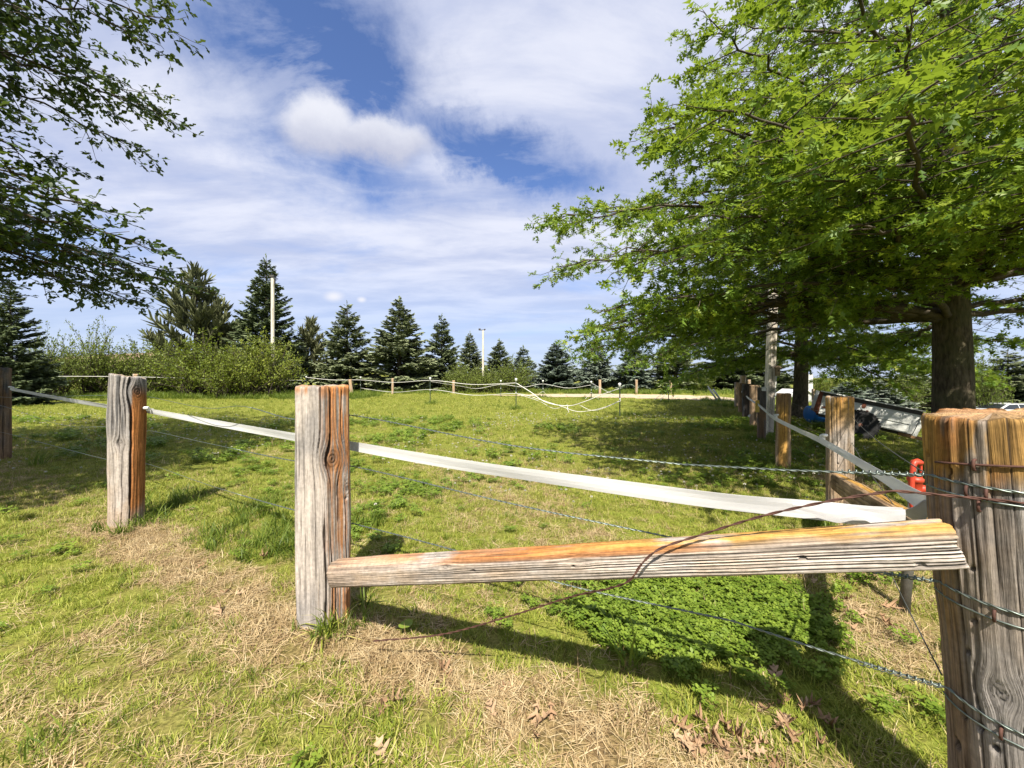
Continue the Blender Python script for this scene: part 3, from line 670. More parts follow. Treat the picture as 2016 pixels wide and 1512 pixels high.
def build_posts():
    PI = math.pi
    post('P0', -4, 908, 0.125, 1.33, 'dark shaded wooden post at the left edge of the picture', look_mix('brown', 'char', 'brown', 0, 1), [(FRONT + 0.4, 0.01, 0.02, 0.1, 1.4, 0.01)], lump=0.006, seed=11, group=NEAR)  # the shadow it stands in is put into its dark colours
    post('P1', 248, 1042, 0.112, 1.205, 'grey post with a knot and a rust orange right side', look_split,
         [(FRONT + 0.20, 0.011, 0.028, 0.05, 1.6, 0.006), (FRONT + 0.18, 0.006, 0.014, 0.02, 0.55, 0.01), (FRONT - 0.10, 0.005, 0.012, 0.75, 1.6, 0.008), (FRONT - 0.45, 0.005, 0.010, 0.55, 1.6, 0.01), (FRONT - 0.9, 0.004, 0.008, 0.7, 1.6, 0.008), (FRONT + 0.85, 0.004, 0.01, 0.0, 0.5, 0.008), (FRONT - 0.3, 0.004, 0.010, 0.05, 0.7, 0.01)],
         [(FRONT - 0.42, 0.80, 0.030, 0.034), (FRONT + 0.55, 1.22, 0.05, 0.07)], [], lean=(0.015, 0), na=200, nl=190, flat=[(FRONT - 0.5, 0.098)], lump=0.009, seed=21, tilt=(-0.18, 0), group=NEAR)
    post('P2', 640, 1245, 0.122, 1.155, 'pale split post with a large knot, holding the brace at its foot', look_split2,
         [(FRONT + 0.30, 0.008, 0.03, 0.70, 1.6, 0.004), (FRONT - 0.10, 0.006, 0.018, 0.80, 1.6, 0.003), (FRONT + 0.05, 0.007, 0.02, 0.02, 0.75, 0.006), (FRONT + 0.30, 0.004, 0.012, 0.15, 0.62, 0.01), (FRONT + 0.62, 0.005, 0.014, 0.60, 0.86, 0.004), (FRONT + 0.8, 0.005, 0.015, 0.95, 1.6, 0.006), (FRONT + 0.45, 0.004, 0.012, 0.02, 0.45, 0.006), (FRONT - 0.35, 0.003, 0.008, 0.3, 1.1, 0.008), (FRONT + 0.95, 0.004, 0.012, 0.1, 0.8, 0.008)],
         [(FRONT + 0.36, 0.925, 0.048, 0.056), (FRONT + 1.02, 0.77, 0.020, 0.055)], [(FRONT + 0.98, 0.72, 0.007)], lean=(-0.012, 0.0), na=250, nl=210, flat=[(FRONT - 0.62, 0.104), (FRONT + 0.55, 0.112)], sq=2.5, lump=0.006, seed=31, group=NEAR)
    post('P3', None or 1008 + F * 1.20 / 0.88, 0, 0.112, 1.118, 'thick corner post with orange top, wrapped in several wires', look_corner,
         [(c[0], c[1] * 0.75, c[2] * 0.5) + c[3:] for c in [(FRONT - 0.62, 0.006, 0.02, 0.50, 1.6, 0.003), (FRONT - 0.30, 0.003, 0.010, 0.60, 1.6, 0.004), (FRONT - 0.05, 0.004, 0.012, 0.72, 1.6, 0.003), (FRONT + 0.2, 0.003, 0.012, 0.35, 1.6, 0.004), (FRONT - 0.9, 0.003, 0.010, 0.9, 1.6, 0.003), (FRONT - 1.15, 0.003, 0.010, 0.9, 1.6, 0.003),
          (FRONT - 0.45, 0.003, 0.010, 0.05, 0.8, 0.003), (FRONT - 0.15, 0.003, 0.010, 0.05, 0.7, 0.003), (FRONT + 0.1, 0.0025, 0.008, 0.05, 1.0, 0.003), (FRONT - 0.75, 0.0025, 0.008, 0.1, 0.9, 0.003), (FRONT - 1.05, 0.0025, 0.008, 0.1, 0.9, 0.003)]],
         [(FRONT - 0.12, 0.66, 0.022, 0.030)], [(FRONT - 0.40, 0.80, 0.006), (FRONT - 0.36, 0.92, 0.005), (FRONT - 0.72, 0.56, 0.008), (FRONT - 0.45, 0.56, 0.008), (FRONT - 0.95, 0.47, 0.012), (FRONT - 0.6, 1.13, 0.007), (FRONT - 1.12, 1.16, 0.009), (FRONT - 0.25, 0.53, 0.007), (FRONT - 0.55, 0.72, 0.006)],
         lean=(-0.100, 0.0), na=250, nl=200, lump=0.007, seed=41, tilt=(0.05, 0.0), group=NEAR, Y=0.88)
    post('P4', 1653, 1038, 0.090, 1.035, 'tan side fence post nearest the corner, in front of the trailer', look_mix('pale', 'tan', 'gold', FRONT, 3.0, 0.2, ('rust', 0.90), 0.8), [(FRONT - 0.2, 0.004, 0.01, 0.3, 1.6, 0.005), (FRONT + 0.3, 0.003, 0.008, 0.1, 0.9, 0.005), (FRONT - 0.6, 0.003, 0.01, 0.2, 1.6, 0.006), (FRONT + 0.05, 0.003, 0.01, 0.5, 1.6, 0.006)],
         [(FRONT + 0.1, 0.35, 0.012, 0.015)], [(FRONT - 0.1, 0.62, 0.006), (FRONT - 0.2, 0.80, 0.005), (FRONT - 0.3, 0.88, 0.004)], na=140, nl=130, lump=0.004, seed=51, flat=[(FRONT + 0.9, 0.085)], group=SIDE, lean=(0.0, 0))
    post('P5', 1541, 928, 0.082, 0.985, 'brown post with glowing orange stain, second of the side fence', look_mix('brown', 'tan', 'gold', FRONT, 1.0, 0.75, ('brown', 0.80), 0.1), [(FRONT + 0.1, 0.004, 0.01, 0.3, 1.3, 0.006)], [(FRONT + 0.35, 0.30, 0.02, 0.025)], na=100, nl=100, lump=0.005, seed=61, group=SIDE, lean=(0.012, 0))
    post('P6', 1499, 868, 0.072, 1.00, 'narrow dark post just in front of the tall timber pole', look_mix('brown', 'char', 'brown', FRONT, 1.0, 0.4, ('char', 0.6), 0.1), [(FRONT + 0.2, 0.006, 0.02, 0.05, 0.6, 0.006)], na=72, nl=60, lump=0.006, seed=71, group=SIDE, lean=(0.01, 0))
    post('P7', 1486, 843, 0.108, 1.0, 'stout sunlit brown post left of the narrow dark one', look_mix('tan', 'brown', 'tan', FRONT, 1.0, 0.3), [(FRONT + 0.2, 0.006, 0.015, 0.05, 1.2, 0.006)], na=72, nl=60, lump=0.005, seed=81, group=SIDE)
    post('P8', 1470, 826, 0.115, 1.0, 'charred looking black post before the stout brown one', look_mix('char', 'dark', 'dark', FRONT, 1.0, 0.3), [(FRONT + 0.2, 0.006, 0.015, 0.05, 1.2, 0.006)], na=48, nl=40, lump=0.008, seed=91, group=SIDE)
    post('P9', 1459, 811, 0.10, 0.98, 'weathered side fence post, last but one of the row', look_mix('tan', 'brown', 'brown', FRONT, 1.0, 0.3), na=36, nl=30, seed=92, group=SIDE)
    post('P10', 1451, 801, 0.10, 0.98, 'pale grey post, farthest of the side fence', look_mix('pale', 'grey', 'tan', FRONT, 1.0, 0.3), na=36, nl=30, seed=93, group=SIDE)
    post('P11', 1463, 797, 0.12, 1.25, 'pale topped taller post behind the side fence', look_mix('pale', 'tan', 'tan', FRONT, 1.0, 0.3), na=36, nl=30, seed=94, group=SIDE)
    for k, (x, y, top, r, ln, lab) in enumerate(((693, 777, 1.02, 0.11, -0.14, 'leaning pale post under the sparse grey spruce'), (773, 776, 1.10, 0.085, 0.0, 'upright pale post below the broad tall spruce'), (893, 775, 0.95, 0.09, 0.0, 'thin far post beside the small shrub'), (267, 787, 1.36, 0.12, 0.0, 'brown far post showing just above the knotty near post'), (1181, 772, 1.0, 0.09, 0.0, 'far post below the pale blue spruce'), (1253, 772, 1.0, 0.09, 0.0, 'far post below the second spruce from the oak'), (1320, 774, 1.0, 0.09, 0.0, 'far post below the dark spruce beside the oak'), (1475, 772, 1.0, 0.09, 0.0, 'far post beyond the end of the side fence'))):
        post('F%d' % k, x, y, r, top, lab, look_mix('tan', 'pale', 'tan', FRONT, 1.0, 0.3), na=28, nl=20, seed=100 + k, lean=(ln, 0), group=FAR, Y=27.0 if x > 600 else 21.0)
def look_split2(A, t, fib, blot, low):
    c = m3(PAL['pale'] * 1.08, PAL['grey'], sstep(0.35, 0.65, blot)); d = (A - FRONT + math.pi) % (2 * math.pi) - math.pi; s2 = fbm(A * 16, t * 2.2, 0.5, 3, 91)
    near = sstep(-0.15, 0.35, d + 0.5 * (blot - 0.5)) * sstep(1.7, 1.2, d); m = near * sstep(0.41, 0.55, 0.6 * s2 + 0.4 * blot + 0.35 * (fib - 0.5)); c = m3(c, PAL['rust'] * 1.08, m * 0.85)
    m2 = sstep(0.60, 0.68, s2) * sstep(-0.6, -0.1, d) * 0.5; c = m3(c, PAL['tan'], m2); tp = sstep(0.945, 0.985, t + 0.10 * (blot - 0.5)) * sstep(0.40, 0.55, fbm(A * 4, t * 3, 2.0, 2, 92)); return m3(c, PAL['rust'] * 1.1, tp * 0.7)
def look_split(A, t, fib, blot, low):
    c = m3(PAL['pale'], PAL['tan'], 0.5 * sstep(0.4, 0.7, blot)); dark = sstep(0.50, 0.68, t + 0.25 * (blot - 0.5) + 0.25 * (fib - 0.5)); c = m3(c, m3(PAL['char'] * 1.4, PAL['grey'] * 1.1, sstep(0.4, 0.62, fib)), dark * 0.9)
    rt = sstep(0.16, 0.26, ((A - FRONT + math.pi) % (2 * math.pi) - math.pi) + 0.10 * (blot - 0.5)) * sstep(0.05, 0.25, t + 0.2 * (blot - 0.5)) * sstep(0.95, 0.86, t + 0.1 * (blot - 0.5))
    c = m3(c, PAL['rust'] * 0.80, rt * 0.95)
    sp = sstep(0.15, 0.45, ((A - FRONT + math.pi) % (2 * math.pi) - math.pi) + 0.3 * (blot - 0.5)) * sstep(0.25, 0.4, t) * sstep(0.66, 0.55, t); return m3(c, PAL['rust'] * 1.1, 0.75 * sp * (1 - rt))
def look_corner(A, t, fib, blot, low):
    c = m3(PAL['grey'] * 0.92, PAL['tan'] * 0.55 + PAL['grey'] * 0.32, sstep(0.3, 0.7, blot)); d = (A - FRONT + math.pi) % (2 * math.pi) - math.pi
    left = sstep(-0.55, -0.75, d + 0.12 * (blot - 0.5)); c = m3(c, PAL['brown'] * 0.95, left * 0.55); c = m3(c, PAL['gold'] * 0.6, left * sstep(0.5, 0.62, t) * 0.45 * sstep(0.4, 0.6, fib + 0.3 * (blot - 0.5)))
    top = sstep(0.855, 0.90, t + 0.05 * (blot - 0.5) + 0.06 * (fib - 0.5)); br = sstep(0.60, 0.72, fbm(A * 5, t * 9, 1.0, 3, 77)); return m3(c, m3(PAL['gold'] * 0.95, PAL['rust'] * 1.05, sstep(0.30, 0.55, blot)), top * (0.85 - 0.65 * br))
build_posts()

def brace_sec(w, h, rnd=0.4):
    """flat front, back and underside, rounded (waney) top"""
    def f(a):
        sq = 5.0; k = (np.abs(np.cos(a)) ** sq + np.abs(np.sin(a)) ** sq) ** (-1 / sq); x, y = k * np.cos(a), k * np.sin(a)
        s = sstep(0.15, 1.0, y); x = x * (1 - rnd * s ** 1.4); return x * w / 2, y * h / 2
    return f
def look_brace(A, t, fib, blot, low):
    c = m3(PAL['pale'] * 1.08, PAL['tan'] * 1.1, 0.55 * sstep(0.45, 0.7, blot)); c = m3(c, PAL['pale'] * 1.22, 0.7 * sstep(0.55, 0.95, t))
    up = sstep(1.25, 0.75, adist(A, math.pi / 2) + 0.9 * (blot - 0.5)); c = m3(c, m3(PAL['rust'] * 1.05, PAL['gold'], sstep(0.45, 0.75, t)), up * (0.35 + 0.6 * sstep(0.2, 0.45, t + 0.4 * (low - 0.5))) * sstep(0.32, 0.50, blot + 0.25 * (fib - 0.5)))
    line = sstep(0.20, 0.08, adist(A, math.pi / 2 + 0.95)) * sstep(0.25, 0.4, t) * sstep(0.80, 0.70, t + 0.2 * (blot - 0.5)); c = m3(c, PAL['rust'] * 1.1, 0.75 * line)
    return m3(c, PAL['brown'] * 1.15, 0.55 * sstep(0.24, 0.0, t + 0.2 * (blot - 0.5)))
def build_braces():
    a0, a1 = at(664, 1126, 1.77), at(1871, 1068, 0.845); W = (a1 - a0); L = np.linalg.norm(W)
    o = empty('fence_brace', tuple(a0)); PI = math.pi
    fr = PI        # the face towards the camera
    cr = [(fr - 0.62 + 0.155 * k, 0.0020 + 0.0012 * ((k * 7) % 3), 0.006 + 0.002 * ((k * 5) % 3), -0.5, 9.0, 0.003) for k in range(9)]
    t = timber('brace_timber', (0, 0, 0), tuple(W), brace_sec(0.108, 0.106), 220, 300, look_brace, cr, [(fr - 0.36, L * 0.585, 0.012, 0.035), (fr - 0.34, L * 0.33, 0.010, 0.03), (fr - 0.25, L * 0.70, 0.008, 0.02)],
               [(fr - 0.05, L * 0.575 + 0.0, 0.005), (fr + 0.02, L * 0.865, 0.007), (fr - 0.02, L * 0.39, 0.006), (PI / 2 + 0.35, L * 0.30, 0.006), (PI / 2 + 0.3, L * 0.66, 0.005), (PI / 2 + 0.3, L * 0.90, 0.006), (PI / 2 + 0.3, L * 0.965, 0.007), (PI / 2 + 0.3, L * 0.2, 0.005), (fr + 0.5, L * 0.965, 0.006)], o, 0.03, 0.003, 0.86, 141, (0, 0), up=(0.0, 0, 1.0), grain=0.7)
    tag(o, 'weathered squared brace timber with orange top between the split post and corner post', 'brace')
    b0, b1 = at(1648, 948, 2.98), np.array([1.20, 1.0, 0.70]); o2 = empty('fence_brace', tuple(b0)); W2 = b1 - b0
    timber('brace_timber', (0, 0, 0), tuple(W2), brace_sec(0.085, 0.125, 0.1), 120, 160, look_mix('tan', 'brown', 'gold', PI / 2, 0.7, 0.35), [(PI / 2 + 0.3, 0.003, 0.006, -0.5, 9, 0.004), (PI / 2 - 0.3, 0.003, 0.006, -0.5, 9, 0.004), (PI - 0.3, 0.003, 0.006, -0.5, 9, 0.004), (PI + 0.1, 0.003, 0.006, -0.5, 9, 0.004)], [], [], o2, 0.01, 0.003, 1.0, 151, up=(0, 0, 1.0))
    tag(o2, 'shaded brace timber sloping behind the white tape to the first side fence post', 'brace')
build_braces()

# ------------------------------------------------------------------ wires, tapes
WIRE = mat_plain('galvanised_wire', (0.22, 0.26, 0.24), 0.42, 0.75, 0.3, 40)
WIRE_D = mat_plain('dull_wire', (0.085, 0.09, 0.085), 0.6, 0.4, 0.3, 40)
RUSTY = mat_plain('rusty_wire', (0.105, 0.048, 0.035), 0.8, 0.2, 0.35, 60)
TAPE, _nt, _b, _o = nodes('white_tape')
_v = n_attr(_nt, 'weave'); _w = n_noise(_nt, 1.0, 3, _v)
_nt.links.new(n_ramp(_nt, _w, [(0.30, (0.54, 0.54, 0.55)), (0.5, (0.70, 0.70, 0.70)), (0.7, (0.78, 0.78, 0.78))]), _b.inputs['Base Color']); _b.inputs['Roughness'].default_value = 0.6; n_bump(_nt, _w, 0.3, 0.002, _b)
_tr = _nt.nodes.new('ShaderNodeBsdfTranslucent'); _tr.inputs[0].default_value = (0.8, 0.8, 0.8, 1); _mx = _nt.nodes.new('ShaderNodeMixShader'); _mx.inputs[0].default_value = 0.40
_nt.links.new(_b.outputs[0], _mx.inputs[1]); _nt.links.new(_tr.outputs[0], _mx.inputs[2]); _nt.links.new(_mx.outputs[0], _o.inputs[0])
PLAST = mat_plain('white_plastic', (0.72, 0.73, 0.72), 0.4, 0, 0.06, 20)
ROPE = mat_plain('white_rope', (0.80, 0.78, 0.74), 0.7, 0, 0.10, 40)
YELLOW = mat_plain('yellow_plastic', (0.62, 0.42, 0.06), 0.5, 0, 0.15, 20)
def sag(a, b, s, n=14):
    t = np.linspace(0, 1, n)[:, None]; P = np.asarray(a) * (1 - t) + np.asarray(b) * t; P[:, 2] -= (4 * s * t * (1 - t))[:, 0]; return P
def joinp(*Ls):
    out = [Ls[0]]
    for q in Ls[1:]: out.append(q[1:] if np.allclose(q[0], out[-1][-1]) else q)
    return np.concatenate(out)
def wrap_post(key, z, a0, a1, gap=0.004, n=20, dz=0.0):
    """points round a leaning post from angle a0 to a1 (radians, seen from above)"""
    b, r, h, o = POSTS[key]; t = np.linspace(a0, a1, n)
    lx = (-0.100 if key == 'P3' else 0.0) * (z + 0.12) / (h + 0.12)
    return np.stack([b[0] + lx + (r + gap) * np.cos(t), b[1] + (r + gap) * np.sin(t), np.linspace(z, z + dz, n)], 1)
def staple(key, ang, z):
    b, r, h, o = POSTS[key]; q = (z + 0.12) / (h + 0.12); d = np.array([math.cos(ang), math.sin(ang), 0]); s = np.array([-d[1], d[0], 0])
    c = np.array([LEAN[key][0] * q, LEAN[key][1] * q, z]) + d * (r - 0.004)
    mb = MB(); mb.tube([c + np.array([0, 0, 0.012]), c + d * 0.013 + np.array([0, 0, 0.010]), c + d * 0.015, c + d * 0.013 - np.array([0, 0, 0.010]), c - np.array([0, 0, 0.012])], 0.003, 6); mb.build('staple', RUSTY, o, True)

def weave(P, name, mat_, S, W, label, group=None, extra=None):
    V, Fc = ribbon_geo(P, S, W); n = len(P)
    d = np.concatenate([[0], np.cumsum(np.linalg.norm(np.diff(P, axis=0), axis=1))]); col = np.zeros((n, 10, 3)); col[:, :, 0] = d[:, None] * 9
    c5 = np.array([-0.5, -0.25, 0, 0.25, 0.5] * 2); col[:, :, 1] = c5 * 90; col[:, :, 2] = 3
    V = list(V); Fc = list(Fc); col = col.reshape(-1, 3)
    o = mesh_obj(name, np.array(V), Fc, mat_, None, False, {'weave': col}); tag(o, label, 'tape', group); return o
def build_wires():
    A = lambda px, py, Y: at(px, py, Y)
    PI = math.pi
    rows = (
        ('top', [(-60, 770, 5.5), (8, 782, 5.35), (212, 778, 3.28), (285, 780, 3.28), (400, 803, 2.55), (480, 800, 2.3), (583, 826, 2.08), (688, 817, 2.06), (1000, 876, 1.62), (1340, 914, 1.32)], 0.965),
        ('middle', [(-60, 785, 5.5), (8, 800, 5.35), (120, 836, 4.0), (212, 840, 3.28), (285, 846, 3.28), (420, 875, 2.45), (583, 908, 2.08), (690, 917, 2.06), (1000, 990, 1.62), (1330, 1060, 1.34)], 0.71),
        ('bottom', [(-60, 840, 5.5), (8, 852, 5.35), (212, 905, 3.28), (285, 912, 3.28), (420, 958, 2.45), (586, 1006, 2.08), (692, 1030, 2.06), (905, 1086, 1.72), (1110, 1150, 1.55), (1440, 1222, 1.26)], 0.455))
    for nm, pts, z3 in rows:
        P = spline([A(*p) for p in pts], 6); mb = MB()
        w = wrap_post('P3', z3, PI - 0.35, PI * 2 + 0.9, 0.004, 22, -0.008); end = w[0]
        P = np.concatenate([P, [P[-1] * 0.5 + end * 0.5 - np.array([0, 0, 0.004])], w])
        near = P[P[:, 1] < 2.3] if True else P; far = P[P[:, 1] >= 2.2]
        k = int((P[:, 1] >= 2.3).sum()); mb.tube(P[:k + 1], 0.0018, 5); twisted(mb, P[k:], 0.0019, 0.05)
        # second turn round the corner post and the pigtail twisted back along the line
        mb.tube(wrap_post('P3', z3 - 0.028, PI - 0.6, PI * 2 + 0.9, 0.004, 22, -0.01), 0.0022, 6)
        q = np.linspace(0, 1, 90); ax = end + (P[-24] - end) * 0; d = (P[k + (len(P) - k) // 2] - end); d /= np.linalg.norm(d)
        hel = end + d * (0.012 + 0.15 * q)[:, None] + 0.0055 * np.stack([0.2 * np.sin(q * 70), np.cos(q * 70), np.sin(q * 70)], 1); mb.tube(hel, 0.0016, 5)
        o = mb.build('fence_wire', WIRE, None, True); tag(o, {'top': 'top twisted wire of the near fence, tied off below the orange post top', 'middle': 'middle twisted wire of the near fence, passing behind the brace', 'bottom': 'lowest twisted wire of the near fence, just above the grass'}[nm], 'wire', 'wires of the near fence')
    # tail looped on the corner post, dark
    mb = MB(); mb.tube(wrap_post('P3', 1.0, PI - 0.2, PI * 2 + 0.9, 0.006, 26, 0.0) + np.stack([np.zeros(26), np.zeros(26), 0.022 * np.sin(np.linspace(0, PI, 26))], 1), 0.0028, 6)
    o = mb.build('wire_loop', RUSTY, None, True); tag(o, 'dark loose wire loop highest on the thick corner post', 'wire')
    for (a, z) in ((FRONT - 0.22, 1.02), (FRONT - 0.10, 0.960), (FRONT - 0.20, 0.932), (FRONT - 0.34, 0.96), (FRONT - 0.12, 0.70), (FRONT - 0.15, 0.445)): staple('P3', a, z)
    # rusty double wire slung over the brace
    P = spline([A(735, 1262, 1.62), A(870, 1249, 1.56), A(1000, 1214, 1.43), A(1120, 1176, 1.27), A(1200, 1158, 1.13), A(1240, 1142, 1.068), A(1265, 1108, 1.06), A(1300, 1080, 1.055), A(1370, 1056, 1.04), A(1500, 1016, 0.97), A(1640, 985, 0.90), A(1760, 966, 0.85)], 8)
    w = wrap_post('P3', 0.94, PI * 1.20, PI * 2 + 0.9, 0.004, 16, 0.02); P = np.concatenate([P, w]); mb = MB(); twisted(mb, P, 0.0019, 0.085, 10, 5)
    o = mb.build('brace_wire', RUSTY, None, True); tag(o, 'rusty twisted wire slung over the brace from the corner post to the ground', 'wire')
    # wires of the side fence
    for k, (zz, lab) in enumerate(((0.93, 'top'), (0.72, 'middle'), (0.42, 'lowest'))):
        pts = []
        for key in ('P3', 'P4', 'P5', 'P6', 'P7', 'P8', 'P9', 'P10'):
            b, r, h, _ = POSTS[key]; pts.append((b[0] + r + 0.004 if key != 'P3' else b[0] - 0.06, b[1] + (0.14 if key == 'P3' else 0.0), b[2] + zz + (0.0 if key == 'P3' else -0.04)))
        P = joinp(*[sag(a, b, 0.03 + 0.01 * k, 10) for a, b in zip(pts[:-1], pts[1:])]); mb = MB(); mb.tube(P, 0.0020, 5)
        o = mb.build('fence_wire', WIRE_D, None, True); tag(o, '%s thin wire of the side fence running to the far posts' % lab, 'wire', 'wires of the side fence')
    # white tape, near fence
    up = np.array([0, 0, 1.0])
    def tape(pts, Ws, label, rolls=None):
        P = spline([A(*p) for p in pts], 10); n = len(P); W = np.interp(np.linspace(0, 1, n), np.linspace(0, 1, len(Ws)), Ws)
        T = np.gradient(P, axis=0); T /= np.linalg.norm(T, axis=1)[:, None]; nrm = np.cross(T, up); nrm /= np.linalg.norm(nrm, axis=1)[:, None]; upv = np.cross(nrm, T)
        ph = np.interp(np.linspace(0, 1, n), np.linspace(0, 1, len(rolls or [0, 0])), rolls or [0, 0]); ph = ph + 0.10 * np.sin(np.arange(n) * 0.35)
        S = upv * np.cos(ph)[:, None] + nrm * np.sin(ph)[:, None]; return weave(P, 'fence_tape', TAPE, S, W, label, 'white electric tapes')
    tape([(22, 766, 5.25), (110, 783, 4.1), (206, 799, 3.32), (250, 803, 3.29), (292, 809, 3.26), (430, 834, 2.62), (583, 861, 2.10), (640, 870, 2.09), (692, 878, 2.07), (900, 914, 1.68), (1150, 950, 1.40), (1400, 984, 1.18), (1600, 1004, 1.05), (1700, 1015, 1.0), (1779, 1019, 0.975)],
         [0.042, 0.042, 0.042, 0.040, 0.042, 0.042, 0.047, 0.048, 0.049, 0.050, 0.050, 0.050, 0.050, 0.053, 0.050], 'wide white electric tape strung along the near fence above the brace', [0.1, 0.5, 0.3, 0.0, 0.1, 0.0, 0.1, 0.05, 0.0, 0.1])
    # doubled end, tied back
    P = spline([A(1560, 997, 1.04), A(1640, 1012, 1.005), A(1690, 1010, 0.98), A(1750, 1024, 0.96), A(1782, 1022, 0.955)], 8); T = np.gradient(P, axis=0)
    o = weave(P, 'tape_end', TAPE, up, np.interp(np.linspace(0, 1, len(P)), [0, 0.3, 0.55, 0.7, 1], [0.02, 0.046, 0.030, 0.052, 0.048]), 'crumpled doubled end of the white tape beside the corner post', 'white electric tapes')
    # tape of the side fence
    tape([(1770, 1008, 1.01), (1800, 1000, 1.02), (1832, 1012, 1.02), (1826, 996, 1.08), (1790, 972, 1.32), (1720, 928, 1.9), (1617, 868, 2.92), (1570, 846, 3.8), (1522, 822, 4.72), (1506, 808, 5.8), (1493, 797, 6.95), (1479, 788, 8.6), (1470, 781, 10.6), (1461, 772, 13.0), (1452, 766, 14.8)],
         [0.05, 0.07, 0.075, 0.06, 0.048, 0.045, 0.042, 0.042, 0.042, 0.042, 0.042, 0.042, 0.042, 0.042, 0.042], 'white electric tape curving along the posts of the side fence', [0.9, 0.6, 0.2, 0.3, 0.15, 0.1, 0.0, 0.1, 0.0, 0.1])
    def insulator(p, mat_, label, size=(0.03, 0.035, 0.05)):
        mb = MB(); mb.box((0, 0, 0), size, 0, 0.006); mb.lathe([(0.009, -0.02), (0.013, -0.015), (0.013, 0.015), (0.009, 0.02)], 10, (0, -size[1] * 0.6, size[2] * 0.45), 'x'); mb.tube([(0, size[1] * 0.3, 0), (0, size[1] * 0.5 + 0.03, 0)], 0.004, 6)
        o = mb.build('insulator', mat_, None, False); o.location = tuple(p); return tag(o, label, 'insulator', 'tape insulators')
    insulator(A(24, 765, 5.28), PLAST, 'white insulator on the dark post at the left edge')
    insulator(A(292, 806, 3.20), PLAST, 'white insulator on the post with the rust orange side', (0.02, 0.03, 0.03))
    insulator(A(1619, 862, 2.97), PLAST, 'white insulator on the tan side fence post by the trailer')
    insulator(A(1527, 820, 4.77), PLAST, 'white insulator on the orange stained brown post')
    insulator(A(1504, 766, 7.15), PLAST, 'white block insulator at the top of the narrow dark post', (0.06, 0.05, 0.075))
    insulator(A(1475, 819, 8.8), PLAST, 'small white insulator low on the stout brown post')
    insulator(A(1491, 800, 7.05), YELLOW, 'yellow insulator hanging on the narrow dark post', (0.06, 0.04, 0.22))
    # round pen of thin stakes and white rope
    STAKE = mat_plain('stake_green', (0.045, 0.07, 0.05), 0.6, 0.3, 0.2, 30)
    T = {}
    pen = ((603, 775, 742, 'stake seen just over the split near post'), (710, 776, 743, 'stake before the sparse grey spruce'), (847, 795, 745, 'stake in the open lawn below the dark narrow spruce'), (1016, 805, 747, 'stake where the upper rope starts to fall'), (1220, 820, 757, 'nearest stake, at the right of the sagging ropes'), (1316, 792, 761, 'rightmost stake with two ropes running down left'), (1164, 787, 752, 'stake in front of the pale blue spruce'), (1069, 783, 750, 'stake in front of the dark full spruce'), (986, 782, 750, 'stake before the middle shrub'))
    for (px_, py_, top, lab) in pen:
        b = ground_px(px_, py_); h = CAMH + (HZ - top) / F * b[1] - b[2]; o = empty('pen_stake', tuple(b)); w = 0.034
        mb = MB(); mb.box((0, 0.006, h / 2 - 0.1), (0.006 + w * 0.2, w, h + 0.14)); mb.box((0, -w * 0.45, h / 2 - 0.1), (w, 0.007, h + 0.138))
        for q in range(int(h / 0.06)): mb.box((0, -w * 0.45 - 0.005, 0.08 + q * 0.06), (0.012, 0.006, 0.016))
        mb.build('shaft', STAKE, o); cp = MB(); s = 1.0 + b[1] * 0.02
        cp.lathe([(0.020 * s, -0.03), (0.026 * s, 0.0), (0.036 * s, 0.035), (0.040 * s, 0.065), (0.030 * s, 0.09), (0.012 * s, 0.10)], 12, (0, 0, h - 0.05)); cp.build('cap', PLAST, o, True)
        ins = MB(); ins.box((0.0, -0.03, h * 0.55), (0.03, 0.03, 0.06), 0, 0.006); ins.build('rope_clip', PLAST, o)
        tag(o, 'green pen stake with white cap: ' + lab if False else 'green metal ' + lab, 'stake', 'stakes of the rope pen'); T[px_] = b[1]; OBST.append((b[0], b[1], 0.03))
    def rope(pts, r, label):
        P = spline([A(*p) for p in pts], 7); mb = MB(); mb.tube(P, r * (0.62 + 0.030 * P[:, 1]) / 1.4, 6); o = mb.build('pen_rope', ROPE, None, True); tag(o, label, 'rope', 'white ropes of the pen')
    a, b, c, d, e, f, g, h, i = [T[k] for k in (603, 710, 847, 1016, 1220, 1316, 1164, 1069, 986)]
    rope([(603, 743, a), (655, 748, (a + b) / 2), (710, 748, b), (775, 753, (b + c) / 2), (847, 749, c), (930, 757, (c + d) / 2), (1016, 754, d)], 0.016, 'upper white rope between the left stakes of the pen')
    rope([(1016, 754, d), (1045, 772, 13.9), (1075, 792, 13.3), (1118, 799, 12.9), (1150, 791, 12.4), (1185, 777, 12.0), (1222, 764, e)], 0.018, 'thick white rope falling from one stake and rising to the nearest')
    rope([(710, 764, b), (775, 772, (b + c) / 2), (847, 767, c), (930, 778, (c + d) / 2), (1016, 775, d), (1060, 786, 13.8), (1105, 800, 13.0), (1135, 810, 12.6), (1165, 808, 12.3), (1195, 800, 11.9), (1222, 788, e)], 0.013, 'long lower white rope running along four stakes')
    rope([(1118, 800, 12.9), (1117, 806, 12.88), (1120, 811, 12.88), (1115, 815, 12.86)], 0.016, 'short knotted rope end hanging from the sagging rope')
    rope([(1020, 776, d - 0.1), (1062, 790, 13.6), (1090, 804, 13.2), (1118, 797, 12.95)], 0.009, 'thin slack rope under the knot')
    rope([(1140, 797, 12.6), (1165, 808, 12.2), (1190, 803, 11.9), (1222, 789, e - 0.05)], 0.010, 'thin second rope looping up to the nearest stake')
    rope([(847, 751, c + 0.1), (905, 760, 21), (940, 765, 23), (986, 757, i), (1030, 762, (i + h) / 2), (1069, 756, h), (1118, 764, (h + g) / 2), (1164, 758, g)], 0.012, 'far white rope along the back of the pen')
